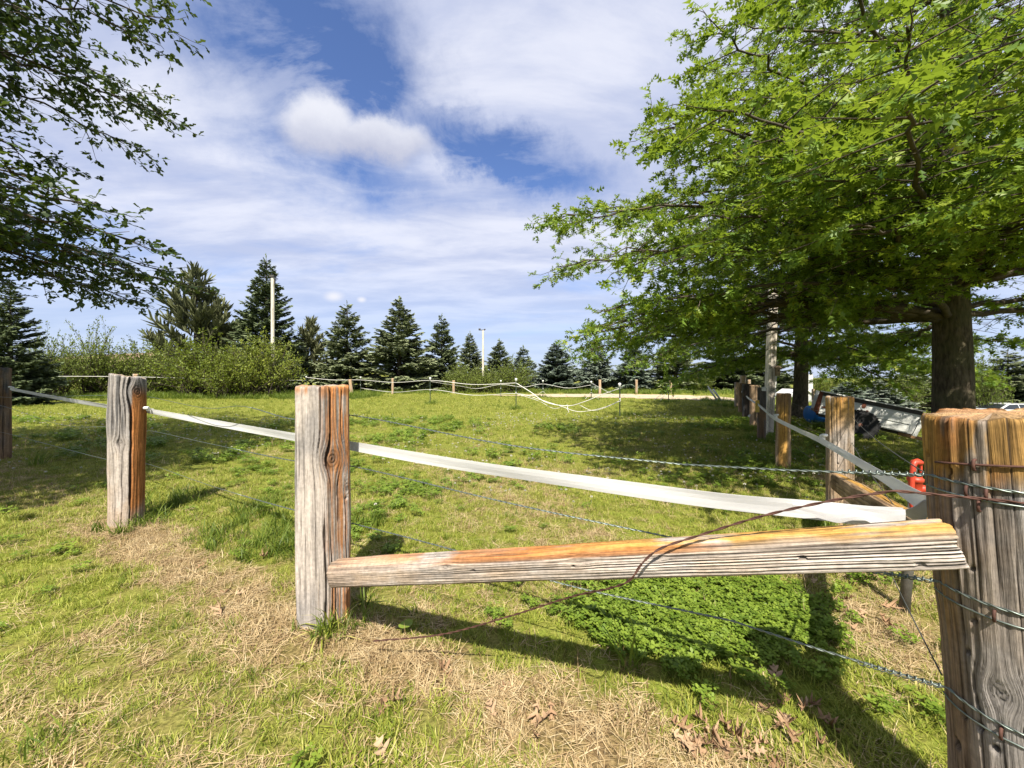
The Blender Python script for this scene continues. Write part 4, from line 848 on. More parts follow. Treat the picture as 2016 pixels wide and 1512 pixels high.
    rope([(1164, 754, g), (1190, 768, 17), (1220, 783, e + 0.1)], 0.010, 'rope slanting down from the back stake to the nearest stake')
    rope([(1316, 767, f), (1303, 776, f - 0.5), (1288, 787, f - 0.9)], 0.012, 'left of two ropes running down from the rightmost stake')
    rope([(1316, 769, f - 0.05), (1308, 779, f - 0.6), (1300, 788, f - 1.2)], 0.012, 'right of two ropes running down from the rightmost stake')
    rope([(1045, 786, h), (1058, 778, h), (1069, 771, h - 0.1), (1077, 779, h), (1086, 786, h)], 0.010, 'small rope peak at the foot of the stake by the dark full spruce')
    rope([(1150, 788, g), (1158, 779, g), (1164, 773, g - 0.1), (1172, 780, g), (1181, 788, g)], 0.010, 'small rope peak at the foot of the stake by the blue spruce')
    rope([(-30, 743, 20.0), (100, 741, 20.0), (267, 742, 20.8), (420, 746, 22), (520, 748, 24), (603, 749, a)], 0.016, 'white line running left past the shrubs from the pen')
build_wires()

# ------------------------------------------------------------------ pole, birdhouse, hydrant, trailer and the rest
POLEW = mat_plain('pole_wood', (0.42, 0.38, 0.30), 0.85, 0, 0.22, 9, 0.4)
def build_props():
    b = ground_px(1512, 856); o = empty('timber_pole', tuple(b)); h = 3.02 - b[2]
    timber('pole_timber', (0, 0, -0.1), (0.11, 0.0, h), round_sec(0.076, None, 6.0), 60, 120, look_mix('bleach', 'bleach', 'pale', FRONT, 1.0, 0.1, tan=0.1), [(FRONT + 0.1, 0.003, 0.008, 0.2, 2.6, 0.01)], [(FRONT + 0.1, 1.72, 0.012, 0.02)], [], o, 0.004, 0.002, 1.0, 161, (-0.35, 0), up=(0, 1.0, 0), grain=0.4)
    for zz in (2.45, 1.95, 1.45, 0.95): 
        mb = MB(); mb.tube([(0.05, 0.03, zz - 0.1), (-0.085 + 0.04 * zz, -0.1, zz - 0.05), (0.09 + 0.04 * zz, -0.1, zz + 0.05), (0.13 + 0.04 * zz, 0.0, zz + 0.1)], 0.006, 5); mb.build('wire_tie', WIRE_D, o)
    tag(o, 'tall squared pale timber pole standing up into the oak leaves', 'pole'); OBST.append((b[0], b[1], 0.09))
    # birdhouse on a thin pole
    b = ground_px(1519, 857); o = empty('birdhouse', tuple(b)); BH = mat_plain('birdhouse_wood', (0.30, 0.22, 0.14), 0.85, 0, 0.25, 14, 0.3); y = b[1]; top = at(1527, 740, y)[2] - b[2]; dx = at(1528, 740, y)[0] - b[0]
    MB().tube([(0, 0, -0.1), (dx * 0.5, 0, top * 0.5), (dx, 0, top)], 0.016, 10).build('pole', PLAST, o, True)
    bx = MB().box((dx, 0, top + 0.085), (0.105, 0.11, 0.165), 0.2, 0.004).build('box', BH, o)
    MB().lathe([(0.014, 0.0), (0.014, 0.004)], 12, (dx + 0.01, -0.062, top + 0.105), 'y').build('entrance_hole_shade', mat_plain('hole_dark', (0.01, 0.01, 0.01), 0.9), bx)  # solid dark disc, painted for the shade inside the hole
    MB().prism([(dx - 0.075, top + 0.160), (dx + 0.075, top + 0.160), (dx + 0.075, top + 0.172), (dx, top + 0.215), (dx - 0.075, top + 0.172)], -0.085, 0.075).build('roof', BH, o)
    tag(o, 'small wooden birdhouse on a thin white pole beside the tall timber pole', 'birdhouse')
    # yard hydrant
    RED = mat_plain('hydrant_red', (0.50, 0.055, 0.025), 0.45, 0, 0.2, 18, 0.1, (0.30, 0.05, 0.03), 0.66); PIPE = mat_plain('galvanised_pipe', (0.17, 0.16, 0.14), 0.6, 0.5, 0.3, 25)
    b = ground_px(1777, 1203); y = b[1]; hd = at(1802, 968, y) - b; tp = at(1803, 915, y) - b
    o = empty('yard_hydrant', tuple(b)); MB().tube([(0, 0, -0.1), (hd[0] * 0.9, 0, hd[2] - 0.03)], 0.0225, 14).build('standpipe', PIPE, o, True)
    head = MB(); hx = hd[0]; z0 = hd[2] - 0.05
    head.lathe([(0.026, 0), (0.034, 0.006), (0.034, 0.03), (0.028, 0.04), (0.027, 0.10), (0.033, 0.105), (0.033, 0.12), (0.018, 0.13)], 16, (hx, 0, z0)); hm = head.build('head', RED, o, True)
    sp = MB(); sp.tube(spline([(hx, 0, z0 + 0.06), (hx + 0.035, -0.012, z0 + 0.066), (hx + 0.06, -0.02, z0 + 0.045), (hx + 0.066, -0.022, z0 + 0.01)], 5), np.linspace(0.022, 0.019, 16), 12); sm = sp.build('spout', RED, o, True)
    MB().lathe([(0.021, -0.022), (0.023, -0.018), (0.023, 0.0), (0.02, 0.004)], 14, (hx + 0.066, -0.022, z0 + 0.004)).build('hose_collar', mat_plain('brass_grey', (0.55, 0.55, 0.5), 0.4, 0.7), sm, True)
    MB().tube([(hx, 0, z0 + 0.12), (hx, 0, z0 + 0.195)], 0.007, 8).build('rod', PIPE, o, True)
    ha = MB(); ha.tube(spline([(hx + 0.022, -0.004, z0 + 0.205), (hx - 0.005, -0.012, z0 + 0.212), (hx - 0.030, -0.02, z0 + 0.19), (hx - 0.042, -0.024, z0 + 0.11), (hx - 0.046, -0.026, z0 + 0.01), (hx - 0.044, -0.03, z0 - 0.04)], 5), np.interp(np.linspace(0, 1, 26), [0, 0.3, 1], [0.011, 0.013, 0.010]), 8)
    ha.box((hx - 0.004, -0.012, z0 + 0.205), (0.05, 0.034, 0.026), 0, 0.008); ha.build('handle', RED, o, True)
    lk = MB(); lk.box((hx + 0.012, -0.016, z0 + 0.165), (0.010, 0.008, 0.085)); lk.box((hx + 0.012, 0.016, z0 + 0.165), (0.010, 0.008, 0.085)); lk.build('link', RED, o)
    tag(o, 'red headed yard hydrant on a thin standpipe beside the corner post', 'hydrant'); OBST.append((b[0], b[1], 0.03))

    # trailer made from a pickup box
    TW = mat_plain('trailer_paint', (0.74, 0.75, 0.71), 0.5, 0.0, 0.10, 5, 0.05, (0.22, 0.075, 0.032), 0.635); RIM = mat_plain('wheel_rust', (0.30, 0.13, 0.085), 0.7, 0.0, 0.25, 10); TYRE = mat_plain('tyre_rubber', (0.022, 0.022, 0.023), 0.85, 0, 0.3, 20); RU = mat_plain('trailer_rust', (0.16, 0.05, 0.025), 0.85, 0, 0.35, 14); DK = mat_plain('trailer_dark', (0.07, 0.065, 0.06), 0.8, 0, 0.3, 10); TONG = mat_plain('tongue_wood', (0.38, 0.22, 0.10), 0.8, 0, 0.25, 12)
    Y0 = 9.3; L = 1.70; H = 0.53; Wd = 1.2; ang = -math.atan2(0.38, 1.66); yaw = math.radians(-33); org = at(1606, 813, Y0)
    o = empty('utility_trailer', tuple(org)); o.rotation_euler = (0, -ang, yaw)
    s = MB(); s.prism([(0, 0), (L, 0), (L + 0.02, 0.20), (L + 0.06, H), (0.0, H), (-0.02, 0.25)], 0, 0.03); side = s.build('side_panel', TW, o)
    for (z0, z1, th) in ((0.015, 0.17, 0.012), (0.19, 0.40, 0.018)):
        q = MB(); q.box((L / 2 + 0.02, -th / 2, (z0 + z1) / 2), (L - 0.20, th, z1 - z0), 0, 0.008); q.build('pressed_panel', TW, side)
    q = MB(); q.prism([(-0.02, H), (L + 0.07, H), (L + 0.07, H + 0.025), (-0.02, H + 0.025)], -0.085, 0.05); q.build('rail', TW, o)
    q = MB(); q.prism([(0.0, H - 0.09), (L + 0.05, H - 0.09), (L + 0.05, H), (0.0, H)], -0.012, -0.003); q.build('rail_shade', DK, side)  # dark strip painted in for the shade under the overhanging rail
    s = MB(); s.prism([(0, 0), (L, 0), (L + 0.06, H), (0.0, H)], Wd - 0.03, Wd); s.build('side_panel', TW, o)
    q = MB(); q.box((L / 2, Wd / 2, 0.03), (L, Wd - 0.07, 0.05)); q.build('bed_floor', DK, o)
    q = MB(); q.prism([(L - 0.03, 0.0), (L, 0.0), (L + 0.05, H - 0.02), (L + 0.02, H - 0.02)], 0.035, Wd - 0.035); q.build('front_panel', TW, o)
    q = MB(); q.prism([(L + 0.005, -0.03), (L + 0.075, -0.03), (L + 0.13, H - 0.02), (L + 0.065, H - 0.02)], -0.02, 0.06); q.build('corner_post', TW, o)
    q = MB(); q.prism([(-0.06, 0.06), (0.0, 0.0), (0.05, 0.0), (0.03, H), (-0.04, H + 0.01)], -0.03, 0.02); q.build('tail_post', RU, o)
    for (x, z, w_, h_, m_) in ((0.20, 0.40, 0.06, 0.075, mat_plain('reflector_red', (0.45, 0.02, 0.015), 0.3)), (0.13, 0.18, 0.12, 0.04, RU), (0.80, 0.40, 0.08, 0.12, RU), (0.88, 0.29, 0.05, 0.05, RU), (0.78, 0.24, 0.04, 0.04, RU), (1.13, 0.06, 0.06, 0.045, RU)):
        q = MB(); q.lathe([(0.5, -0.5), (0.5, 0.3), (0.36, 0.5)], 14, (0, 0, 0), 'y'); q.V = [(x + v[0] * w_, -0.024 - 0.006 * v[1], z + v[2] * h_) for v in q.V]; q.build('reflector' if m_.name.startswith('refl') else 'rust_plate', m_, side)
    # running gear stands upright under the tilted box: given in the trailer's own frame
    import mathutils
    lx_, wx_ = np.array([math.cos(yaw), math.sin(yaw)]), np.array([-math.sin(yaw), math.cos(yaw)]); wxy = org[:2] + 0.78 * lx_ - 0.13 * wx_; wc = np.array([wxy[0], wxy[1], 0.11])
    R = mathutils.Matrix.Rotation(yaw, 3, 'Z') @ mathutils.Matrix.Rotation(-ang, 3, 'Y'); lc = R.inverted() @ (Vector(wc) - Vector(org)); r = wc[2] - gz(wc[0], wc[1]) + 0.012
    for yy in (lc.y, Wd + 0.14):
        t = MB(); t.lathe([(r * 0.56, -0.085), (r * 0.80, -0.10), (r * 0.94, -0.09), (r, -0.055), (r, 0.055), (r * 0.94, 0.09), (r * 0.80, 0.10), (r * 0.56, 0.085)], 40, (lc.x, yy, lc.z), 'y')
        for k in range(34):
            a = k * 2 * math.pi / 34
            for sgn in (-1, 1):
                c = (lc.x + math.cos(a) * r * 0.985, yy + sgn * 0.066, lc.z + math.sin(a) * r * 0.985); ux, uz = -math.sin(a) * 0.017, math.cos(a) * 0.017; nx, nz = math.cos(a) * 0.016, math.sin(a) * 0.016
                t.add([(c[0] - ux - nx, c[1] - 0.034, c[2] - uz - nz), (c[0] + ux - nx, c[1] - 0.034, c[2] + uz - nz), (c[0] + ux + nx, c[1] - 0.034, c[2] + uz + nz), (c[0] - ux + nx, c[1] - 0.034, c[2] - uz + nz), (c[0] - ux - nx, c[1] + 0.034, c[2] - uz - nz), (c[0] + ux - nx, c[1] + 0.034, c[2] + uz - nz), (c[0] + ux + nx, c[1] + 0.034, c[2] + uz + nz), (c[0] - ux + nx, c[1] + 0.034, c[2] - uz + nz)], [(0, 1, 2, 3), (7, 6, 5, 4), (0, 4, 5, 1), (1, 5, 6, 2), (2, 6, 7, 3), (3, 7, 4, 0)])
        wo = empty('wheel', (0, 0, 0)); wo.parent = o; t.build('tyre', TYRE, wo, False)
        rm = MB(); rm.lathe([(r * 0.58, -0.07), (r * 0.55, -0.075), (r * 0.50, -0.03), (r * 0.46, -0.045), (r * 0.20, -0.07), (r * 0.12, -0.085), (r * 0.02, -0.09)], 28, (lc.x, yy, lc.z), 'y'); rm.build('rim', RIM, wo, True)
    q = MB(); q.tube([(lc.x, lc.y, lc.z), (lc.x, Wd + 0.14, lc.z)], 0.035, 10); q.box((lc.x, 0.12, (lc.z) / 2), (0.10, 0.06, abs(lc.z) + 0.02)); q.box((lc.x, Wd - 0.12, (lc.z) / 2), (0.10, 0.06, abs(lc.z) + 0.02)); q.build('axle', DK, o)
    q = MB(); q.box((L * 0.55, 0.35, -0.04), (L * 0.98, 0.09, 0.09)); q.box((L * 0.55, Wd - 0.35, -0.04), (L * 0.98, 0.09, 0.09)); q.build('chassis', DK, o)
    q = MB(); q.box((L + 0.55, Wd * 0.25, -0.07), (1.4, 0.09, 0.07), 0.0, 0.006); q.build('tongue', TONG, o)
    tag(o, 'old white trailer with rust spots, tipped down on its tongue behind the tan post', 'trailer')
    # blue barrel lying by the oak
    b = np.array([(1592 - CX) / F * 11.3, 11.3, 0.0]); b[2] = gz(b[0], b[1]); o = empty('plastic_barrel', tuple(b)); rr = 0.25; q = MB(); BL = mat_plain('barrel_blue', (0.015, 0.16, 0.50), 0.4, 0, 0.12, 6)
    q.lathe([(rr * 0.86, 0), (rr * 0.97, 0.02), (rr, 0.10), (rr * 1.03, 0.20), (rr * 0.99, 0.215), (rr, 0.33), (rr * 1.03, 0.45), (rr * 0.99, 0.465), (rr * 0.95, 0.60), (rr * 0.88, 0.62)], 24, (0, 0, 0), 'x'); q.V = [(v[0], v[1], v[2] + rr * 1.03) for v in q.V]; q.build('drum', BL, o, True)
    q = MB(); q.lathe([(0.03, 0), (0.03, 0.025)], 10, (0.62, 0.07, rr * 1.3), 'x'); q.build('bung', PLAST, o, True); 
    tag(o, 'blue plastic barrel lying on the grass behind the trailer', 'barrel')
    # small white shed beyond
    Ys = 26.0; c = at(1588, 800, Ys); zg = gz(c[0], Ys); o = empty('small_shed', (c[0], Ys, zg)); SH = mat_plain('shed_white', (0.74, 0.74, 0.72), 0.6, 0, 0.06, 4); hh = at(1588, 781, Ys)[2] - zg; pk = at(1588, 768, Ys)[2] - zg; w = 0.6
    q = MB(); q.prism([(-w, 0), (w, 0), (w, hh), (0, pk - 0.06), (-w, hh)], 0, 2.2); q.build('wall', SH, o)
    q = MB(); q.prism([(-w - 0.15, hh - 0.10), (0, pk - 0.05), (w + 0.15, hh - 0.10), (w + 0.15, hh - 0.02), (0, pk + 0.03), (-w - 0.15, hh - 0.02)], -0.15, 2.35); q.build('roof', SH, o)
    q = MB(); q.box((0, -0.02, 0.95), (0.8, 0.04, 1.9)); q.build('door', mat_plain('shed_door', (0.6, 0.6, 0.58), 0.6), o); tag(o, 'small white gabled shed seen between the second oak and the trailer', 'shed')
    # thin pale post by the barrel
    b = ground_px(1600, 812); o = empty('grey_stake', tuple(b)); timber('post_shaft', (0, 0, -0.1), (0.02, 0, 0.98), round_sec(0.05), 20, 16, look_mix('pale', 'grey', 'tan', FRONT, 1, 0.3), parent=o, up=(0, 1.0, 0), seed=171); tag(o, 'thin pale post standing at the tail of the trailer', 'post')
    # leaning white rails at the arena's end
    for k, (x0, y0, x1, y1, lab) in enumerate(((1393, 761, 1412, 784, 'left'), (1404, 767, 1420, 785, 'right'))):
        Yr = 19.0 - 0.4 * k; p, q_ = at(x0, y0, Yr), at(x1, y1, Yr); q_[2] = gz(q_[0], Yr) + 0.05
        o = MB().tube([p, p * 0.5 + q_ * 0.5, q_], 0.05, 8).build('jump_pole', PLAST, None, True); tag(o, '%s one of two white poles leaning at the end of the arena' % lab, 'pole', 'white poles leaning at the arena')
    # utility poles
    for (x, top, Yp, r, ground_y, lab, arm) in ((537, 546, 25.0, 0.105, None, 'tall pale utility pole before the highest spruce', 0), (951, 651, 31.0, 0.08, None, 'shorter pale pole rising from the middle shrubs', 1)):
        X = (x - CX) / F * Yp; z = gz(X, Yp); o = empty('utility_pole', (X, Yp, z)); h = CAMH + (HZ - top) / F * Yp - z
        timber('shaft', (0, 0, -0.1), (0, 0, h), round_sec(r), 28, 60, look_mix('bleach', 'bleach', 'bleach', FRONT, 1, 0.3, tan=0.0), [(FRONT + 0.3, 0.01, 0.02, 1, h, 0.01)], parent=o, up=(0, 1.0, 0), seed=181, lump=0.004)
        q = MB()
        if arm: q.box((-0.1, 0, h + 0.05), (0.5, 0.06, 0.06)); q.box((-0.28, 0, h + 0.12), (0.16, 0.12, 0.10)); q.box((0.14, 0, h + 0.10), (0.12, 0.1, 0.08))
        else: q.box((0, 0, h + 0.06), (0.30, 0.30, 0.12)); q.box((0.12, 0, h - 0.3), (0.08, 0.08, 0.4))
        q.build('bracket', DK, o); tag(o, lab, 'pole', 'utility poles')
    # parked car, far right
    Yc = 30.0; c = at(1945, 800, Yc); zg = gz(c[0] + 2.3, Yc); o = empty('parked_car', (c[0], Yc, zg)); CW = mat_plain('car_paint', (0.72, 0.74, 0.76), 0.25, 0.0, 0.03, 2, spec=0.6); GL = mat_plain('car_glass', (0.02, 0.025, 0.03), 0.08, 0, 0.1, 2, spec=0.7); CR = mat_plain('car_trim', (0.03, 0.03, 0.03), 0.5)
    Lc = 4.7; top = at(1945, 795, Yc)[2] - zg; sc = top / 1.68
    def cb(prof, y0, y1, inset=0.0, nm='body', m_=CW, par=o):
        q = MB(); q.prism([(p[0], p[1] * sc) for p in prof], y0, y1); return q.build(nm, m_, par)
    body = cb([(0.0, 0.35), (0.02, 0.75), (0.25, 0.98), (1.25, 1.08), (4.55, 1.10), (4.70, 0.85), (4.68, 0.40), (4.3, 0.28), (0.4, 0.28)], 0, 1.85)
    q = MB(); base = [(0.95, 1.07), (4.55, 1.09)]; roof = [(1.85, 1.62), (2.3, 1.68), (3.7, 1.66), (4.25, 1.56)]
    def ring(y, pts): return [(p[0], y, p[1] * sc) for p in pts]
    pro = [(0.95, 1.07), (1.85, 1.60), (2.3, 1.68), (3.7, 1.665), (4.25, 1.58), (4.58, 1.09)]
    q.add(ring(0.03, [pro[0], pro[5]]) + ring(0.20, pro[1:5]) + ring(1.82, [pro[0], pro[5]]) + ring(1.65, pro[1:5]), [(0, 2, 3, 4, 5, 1), (6, 7, 11, 10, 9, 8), (0, 6, 8, 2), (2, 8, 9, 3), (3, 9, 10, 4), (4, 10, 11, 5), (5, 11, 7, 1), (0, 1, 7, 6)]); cab = q.build('cabin', CW, o)
    for pts in ([(1.15, 1.11), (1.92, 1.57), (2.55, 1.60), (2.55, 1.11)], [(2.63, 1.11), (2.63, 1.60), (3.45, 1.59), (3.6, 1.11)], [(3.70, 1.12), (3.55, 1.58), (4.0, 1.54), (4.3, 1.14)]):
        q = MB(); q.add([(p[0], 0.018 + (p[1] - 1.07) / 0.6 * 0.17, p[1] * sc) for p in pts] + [(p[0], 0.05 + (p[1] - 1.07) / 0.6 * 0.17, p[1] * sc) for p in pts], [(0, 1, 2, 3), (7, 6, 5, 4), (0, 4, 5, 1), (1, 5, 6, 2), (2, 6, 7, 3), (3, 7, 4, 0)]); q.build('window', GL, cab)
    q = MB(); q.add([(1.02, 0.14, 1.12 * sc), (1.02, 1.71, 1.12 * sc), (1.83, 1.58, 1.585 * sc), (1.83, 0.27, 1.585 * sc)], [(0, 1, 2, 3)]); q.V = [(v[0] - 0.02, v[1], v[2] + 0.012) for v in q.V]; q.build('windscreen', GL, cab)
    q = MB(); q.tube([(2.2, 0.28, 1.70 * sc), (3.8, 0.28, 1.69 * sc)], 0.025, 6); q.build('roof_rail', CR, cab)
    for x in (0.95, 3.8):
        for yy in (0.08, 1.77):
            wo = empty('wheel', (0, 0, 0)); wo.parent = o; q = MB(); q.lathe([(0.20, -0.10), (0.34, -0.10), (0.36, -0.07), (0.36, 0.07), (0.34, 0.10), (0.20, 0.10)], 24, (x, yy, 0.36), 'y'); q.build('tyre', TYRE, wo); q = MB(); q.lathe([(0.21, -0.07), (0.19, -0.08), (0.05, -0.05), (0.02, -0.06)], 20, (x, yy, 0.36), 'y'); q.build('rim', PLAST, wo)
    for yy in (0.2, 1.55): q = MB(); q.box((0.10, yy + 0.05, 0.80 * sc), (0.16, 0.34, 0.12), 0, 0.03); q.build('headlight', mat_plain('lamp_glass', (0.6, 0.62, 0.65), 0.15), o)
    tag(o, 'white parked car far right beyond the corner post', 'car')
build_props()
# ------------------------------------------------------------------ trees and shrubs
BARK = mat_plain('oak_bark', (0.085, 0.068, 0.048), 0.95, 0, 0.35, 16, 0.8)
def bark_mat():
    m, nt, b, out = nodes('ridged_bark'); v = n_map(nt, n_obj(nt), (9, 9, 2.2)); f = n_noise(nt, 3.0, 7, v, 0.65); g = n_noise(nt, 2.0, 4, n_obj(nt))
    c = n_ramp(nt, f, [(0.35, (0.035, 0.028, 0.02)), (0.6, (0.12, 0.098, 0.07)), (0.8, (0.17, 0.145, 0.105))]); c = n_mix(nt, n_ramp(nt, g, [(0.45, (0, 0, 0)), (0.7, (0.7, 0.7, 0.7))]), c, (0.08, 0.085, 0.04))
    nt.links.new(c, b.inputs['Base Color']); b.inputs['Roughness'].default_value = 0.95; b.inputs['Specular IOR Level'].default_value = 0.1; n_bump(nt, f, 1.0, 0.02, b); return m
BARK_R = bark_mat()
OAKLEAF = mat_leaf('oak_leaf', [(0.05, (0.040, 0.095, 0.012)), (0.45, (0.108, 0.190, 0.020)), (0.8, (0.205, 0.285, 0.034)), (1.0, (0.33, 0.36, 0.06))], 0.36, (0.42, 0.55, 0.04), 0.5, 0.35, False, 0.95)
OAKSHADED = mat_leaf('oak_leaf_shaded_colour', [(0.05, (0.022, 0.048, 0.014)), (0.6, (0.045, 0.085, 0.020)), (1.0, (0.115, 0.155, 0.026))], 0.30, (0.20, 0.28, 0.04), 0.42, 0.35, False)  # darker oak leaf: the crown's own shade is put into the colour
LEAF_V = np.array([(0.03, 0, 0), (0.36, 0, -0.02), (0.64, 0, -0.03), (0.88, 0, -0.03), (0.30, 0.25, 0.03), (0.30, -0.25, 0.03), (0.72, 0.37, 0.02), (0.72, -0.37, 0.02), (0.94, 0.20, 0.0), (0.94, -0.20, 0.0), (0.80, 0.06, -0.03), (0.80, -0.06, -0.03), (1.06, 0, -0.05)])
LEAF_T = np.array([(0, 1, 4), (0, 5, 1), (1, 2, 6), (1, 7, 2), (2, 3, 8), (2, 9, 3), (10, 11, 12)])
LEAF2_V = np.array([(0.0, 0, 0), (0.30, 0.13, 0.03), (0.30, -0.13, 0.03), (0.45, 0.07, 0.02), (0.45, -0.07, 0.02), (0.66, 0.24, 0.03), (0.66, -0.24, 0.03), (0.80, 0.14, 0.0), (0.80, -0.14, 0.0), (1.0, 0, -0.05)])
LEAF2_T = np.array([(0, 2, 1), (1, 2, 3), (3, 2, 4), (3, 4, 6), (3, 6, 5), (5, 6, 9)])
def place_leaves(name, pos, fwd, nrm, size, tint, LV, LT, mat, parent):
    """every leaf a small lobed sheet of its own in one crown mesh"""
    f = fwd / (np.linalg.norm(fwd, axis=1)[:, None] + 1e-9); s = np.cross(nrm, f); s /= np.linalg.norm(s, axis=1)[:, None] + 1e-9; n = np.cross(f, s)
    V = pos[:, None, :] + size[:, None, None] * (LV[None, :, 0:1] * f[:, None, :] + LV[None, :, 1:2] * s[:, None, :] + LV[None, :, 2:3] * n[:, None, :])
    k = len(LV); T = LT[None] + (np.arange(len(pos)) * k)[:, None, None]
    return mesh_obj(name, V.reshape(-1, 3), T.reshape(-1, 3), mat, parent, False, {'tint': np.repeat(tint, k)})
def lerp_prof(prof, z): return np.interp(z, [p[0] for p in prof], [p[1] for p in prof])

def oak(name, base, H, r0, prof, n_limb, seed, label, leaf=0.125, dens=1.0, mat=OAKLEAF, LV=LEAF_V, LT=LEAF_T, zmin=lambda az: 1.9, keep=None, dead=(), twig=True, rise=0.5, group=None, parent_only=False, lo_start=2.35, forced=()):
    rng = np.random.default_rng(seed); o = empty(name, tuple(base))
    tr = spline([(0, 0, -0.2), (0.02, 0.0, 1.2), (rng.normal(0, 0.06), rng.normal(0, 0.06), H * 0.3), (rng.normal(0, 0.12), rng.normal(0, 0.12), H * 0.6), (rng.normal(0, 0.15), rng.normal(0, 0.15), H)], 10)
    zz = tr[:, 2]; rad = r0 * np.clip(1 - zz / H, 0.02, 1) ** 0.75 * (1 + 0.55 * np.exp(-np.maximum(zz, 0) / 0.22))
    P = resample(tr, 0.12); R = np.interp(P[:, 2], zz, rad); n = 28; T, A, B = frames(P); an = np.arange(n) * 2 * math.pi / n
    rr = R[:, None] * (1 + 0.16 * (fbm(np.cos(an)[None] * 3, np.sin(an)[None] * 3, P[:, 2:3] * 0.7, 3, seed) - 0.5) + 0.07 * (vnoise(np.cos(an)[None] * 14, np.sin(an)[None] * 14, P[:, 2:3] * 2, seed + 1) - 0.5))
    V = P[:, None] + rr[..., None] * (np.cos(an)[None, :, None] * A[:, None] + np.sin(an)[None, :, None] * B[:, None]); i = np.arange(len(P) * n).reshape(-1, n); j = np.roll(i, -1, 1)
    mesh_obj('trunk', V.reshape(-1, 3), np.stack([i[:-1], j[:-1], j[1:], i[1:]], -1).reshape(-1, 4), BARK_R, o)
    LP, LF, LN, LS, LC = [], [], [], [], []
    tops = [p[0] for p in prof]; z_lo, z_hi = tops[0], tops[-1]
    specs = []
    for k in range(n_limb):
        u = (k + 0.5) / n_limb; zt = z_lo + (z_hi - z_lo) * u ** 1.15; az = k * 2.39996 + rng.normal(0, 0.12); specs.append((zt, az, rng.uniform(0.86, 1.05), None))
    specs += [(f[0], f[1], f[2], f[3] if len(f) > 3 else None) for f in forced]
    for zt, az, kf, zs in specs:
        zt = max(zt, zmin(az)); Rr = lerp_prof(prof, zt) * kf; d = np.array([math.cos(az), math.sin(az), 0.0])
        z0 = zs if zs is not None else min(max(lo_start, zt - rise * (zt - 2.0) * 0.35 + 0.15), H * 0.93); c0 = np.array([np.interp(z0, P[:, 2], P[:, 0]), np.interp(z0, P[:, 2], P[:, 1]), z0])
        tip = c0 + d * Rr; tip[2] = zt; side = np.array([-d[1], d[0], 0]); mid = c0 * 0.5 + tip * 0.5 + np.array([0, 0, 0.10 * Rr]) + side * rng.normal(0, 0.06 * Rr)
        t = np.linspace(0, 1, max(8, int(Rr / 0.22)))[:, None]; L = (1 - t) ** 2 * c0 + 2 * t * (1 - t) * mid + t * t * tip; L[1:-1] += rng.normal(0, 0.025, (len(L) - 2, 3))
        rl = np.interp(z0, P[:, 2], R) * 0.26; mb = MB(); mb.tube(L, np.linspace(max(rl, 0.02), 0.007, len(L)), 7)
        isdead = any(abs((az - a + math.pi) % (2 * math.pi) - math.pi) < w and zt < zz_ for (a, w, zz_) in dead)
        nsec = max(5, int(Rr / 0.20 * (0.9 if dens > 0.5 else 0.7)))
        for s in range(nsec + 1):
            ts = 0.16 + 0.84 * (s + rng.random() * 0.6) / nsec if s < nsec else 0.97; ts = min(ts, 0.99); q = ts * (len(L) - 1); a = int(q); p0 = L[a] * (1 - (q - a)) + L[min(a + 1, len(L) - 1)] * (q - a)
            ld = L[min(a + 1, len(L) - 1)] - L[max(a - 1, 0)]; ld /= np.linalg.norm(ld); sg = 1 if s % 2 else -1
            if s == nsec: sd = ld; ln = 0.5
            else:
                ca = math.radians(rng.uniform(35, 65)); sd = ld * math.cos(ca) + np.cross((0, 0, 1.0), ld) * sg * math.sin(ca) + np.array([0, 0, rng.normal(0.02, 0.16)]); ln = (0.40 + 1.45 * (1 - ts) ** 0.8 * min(1, ts * 3.0)) * rng.uniform(0.7, 1.15) * min(1, Rr / 4 + 0.25)
            sd /= np.linalg.norm(sd); m = max(3, int(ln / 0.16)); tt = np.linspace(0, 1, m)[:, None]; Sp = p0 + sd * ln * tt + np.array([0, 0, -0.12 * ln]) * tt ** 2 + np.concatenate([[[0, 0, 0]], rng.normal(0, 0.018, (m - 1, 3))])
            mb.tube(Sp, np.linspace(0.009, 0.003, m), 3, False)
            if isdead:
                for q_ in range(3):
                    a_ = rng.integers(0, m); e_ = sd + rng.normal(0, 0.6, 3); e_ /= np.linalg.norm(e_); mb.tube([Sp[a_], Sp[a_] + e_ * 0.18, Sp[a_] + e_ * 0.34 + rng.normal(0, 0.03, 3)], [0.004, 0.003, 0.002], 3, False)
                continue
            nt_ = max(2, int(ln / 0.10 * (0.9 if twig else 0.6)))
            for w in range(nt_ + 1):
                tw = (w + rng.random()) / (nt_ + 1) if w < nt_ else 1.0; q = tw * (m - 1); b = int(min(q, m - 2)); p1 = Sp[b] * (1 - (q - b)) + Sp[b + 1] * (q - b)
                e = sd * 0.7 + rng.normal(0, 0.55, 3) * np.array([1, 1, 0.45]); e /= np.linalg.norm(e); tl = rng.uniform(0.10, 0.26)
                if twig and rng.random() < 0.5: mb.tube([p1, p1 + e * tl * 0.9], [0.0035, 0.002], 3, False)
                nl = max(1, int(rng.poisson(7.4 * dens)))
                fr = rng.uniform(0.25, 1.0, nl)[:, None]; pos = p1 + e * tl * fr; fw = e * 0.55 + rng.normal(0, 0.65, (nl, 3)) * np.array([1, 1, 0.6]) + np.array([0, 0, -0.18])
                nr = rng.normal(0, 0.5, (nl, 3)) + np.array([0, 0, 1.0]); LP.append(pos); LF.append(fw); LN.append(nr); LS.append(leaf * rng.uniform(0.6, 1.2, nl)); LC.append(np.clip(rng.normal(0.48, 0.2, nl) + rng.normal(0, 0.10), 0, 1))
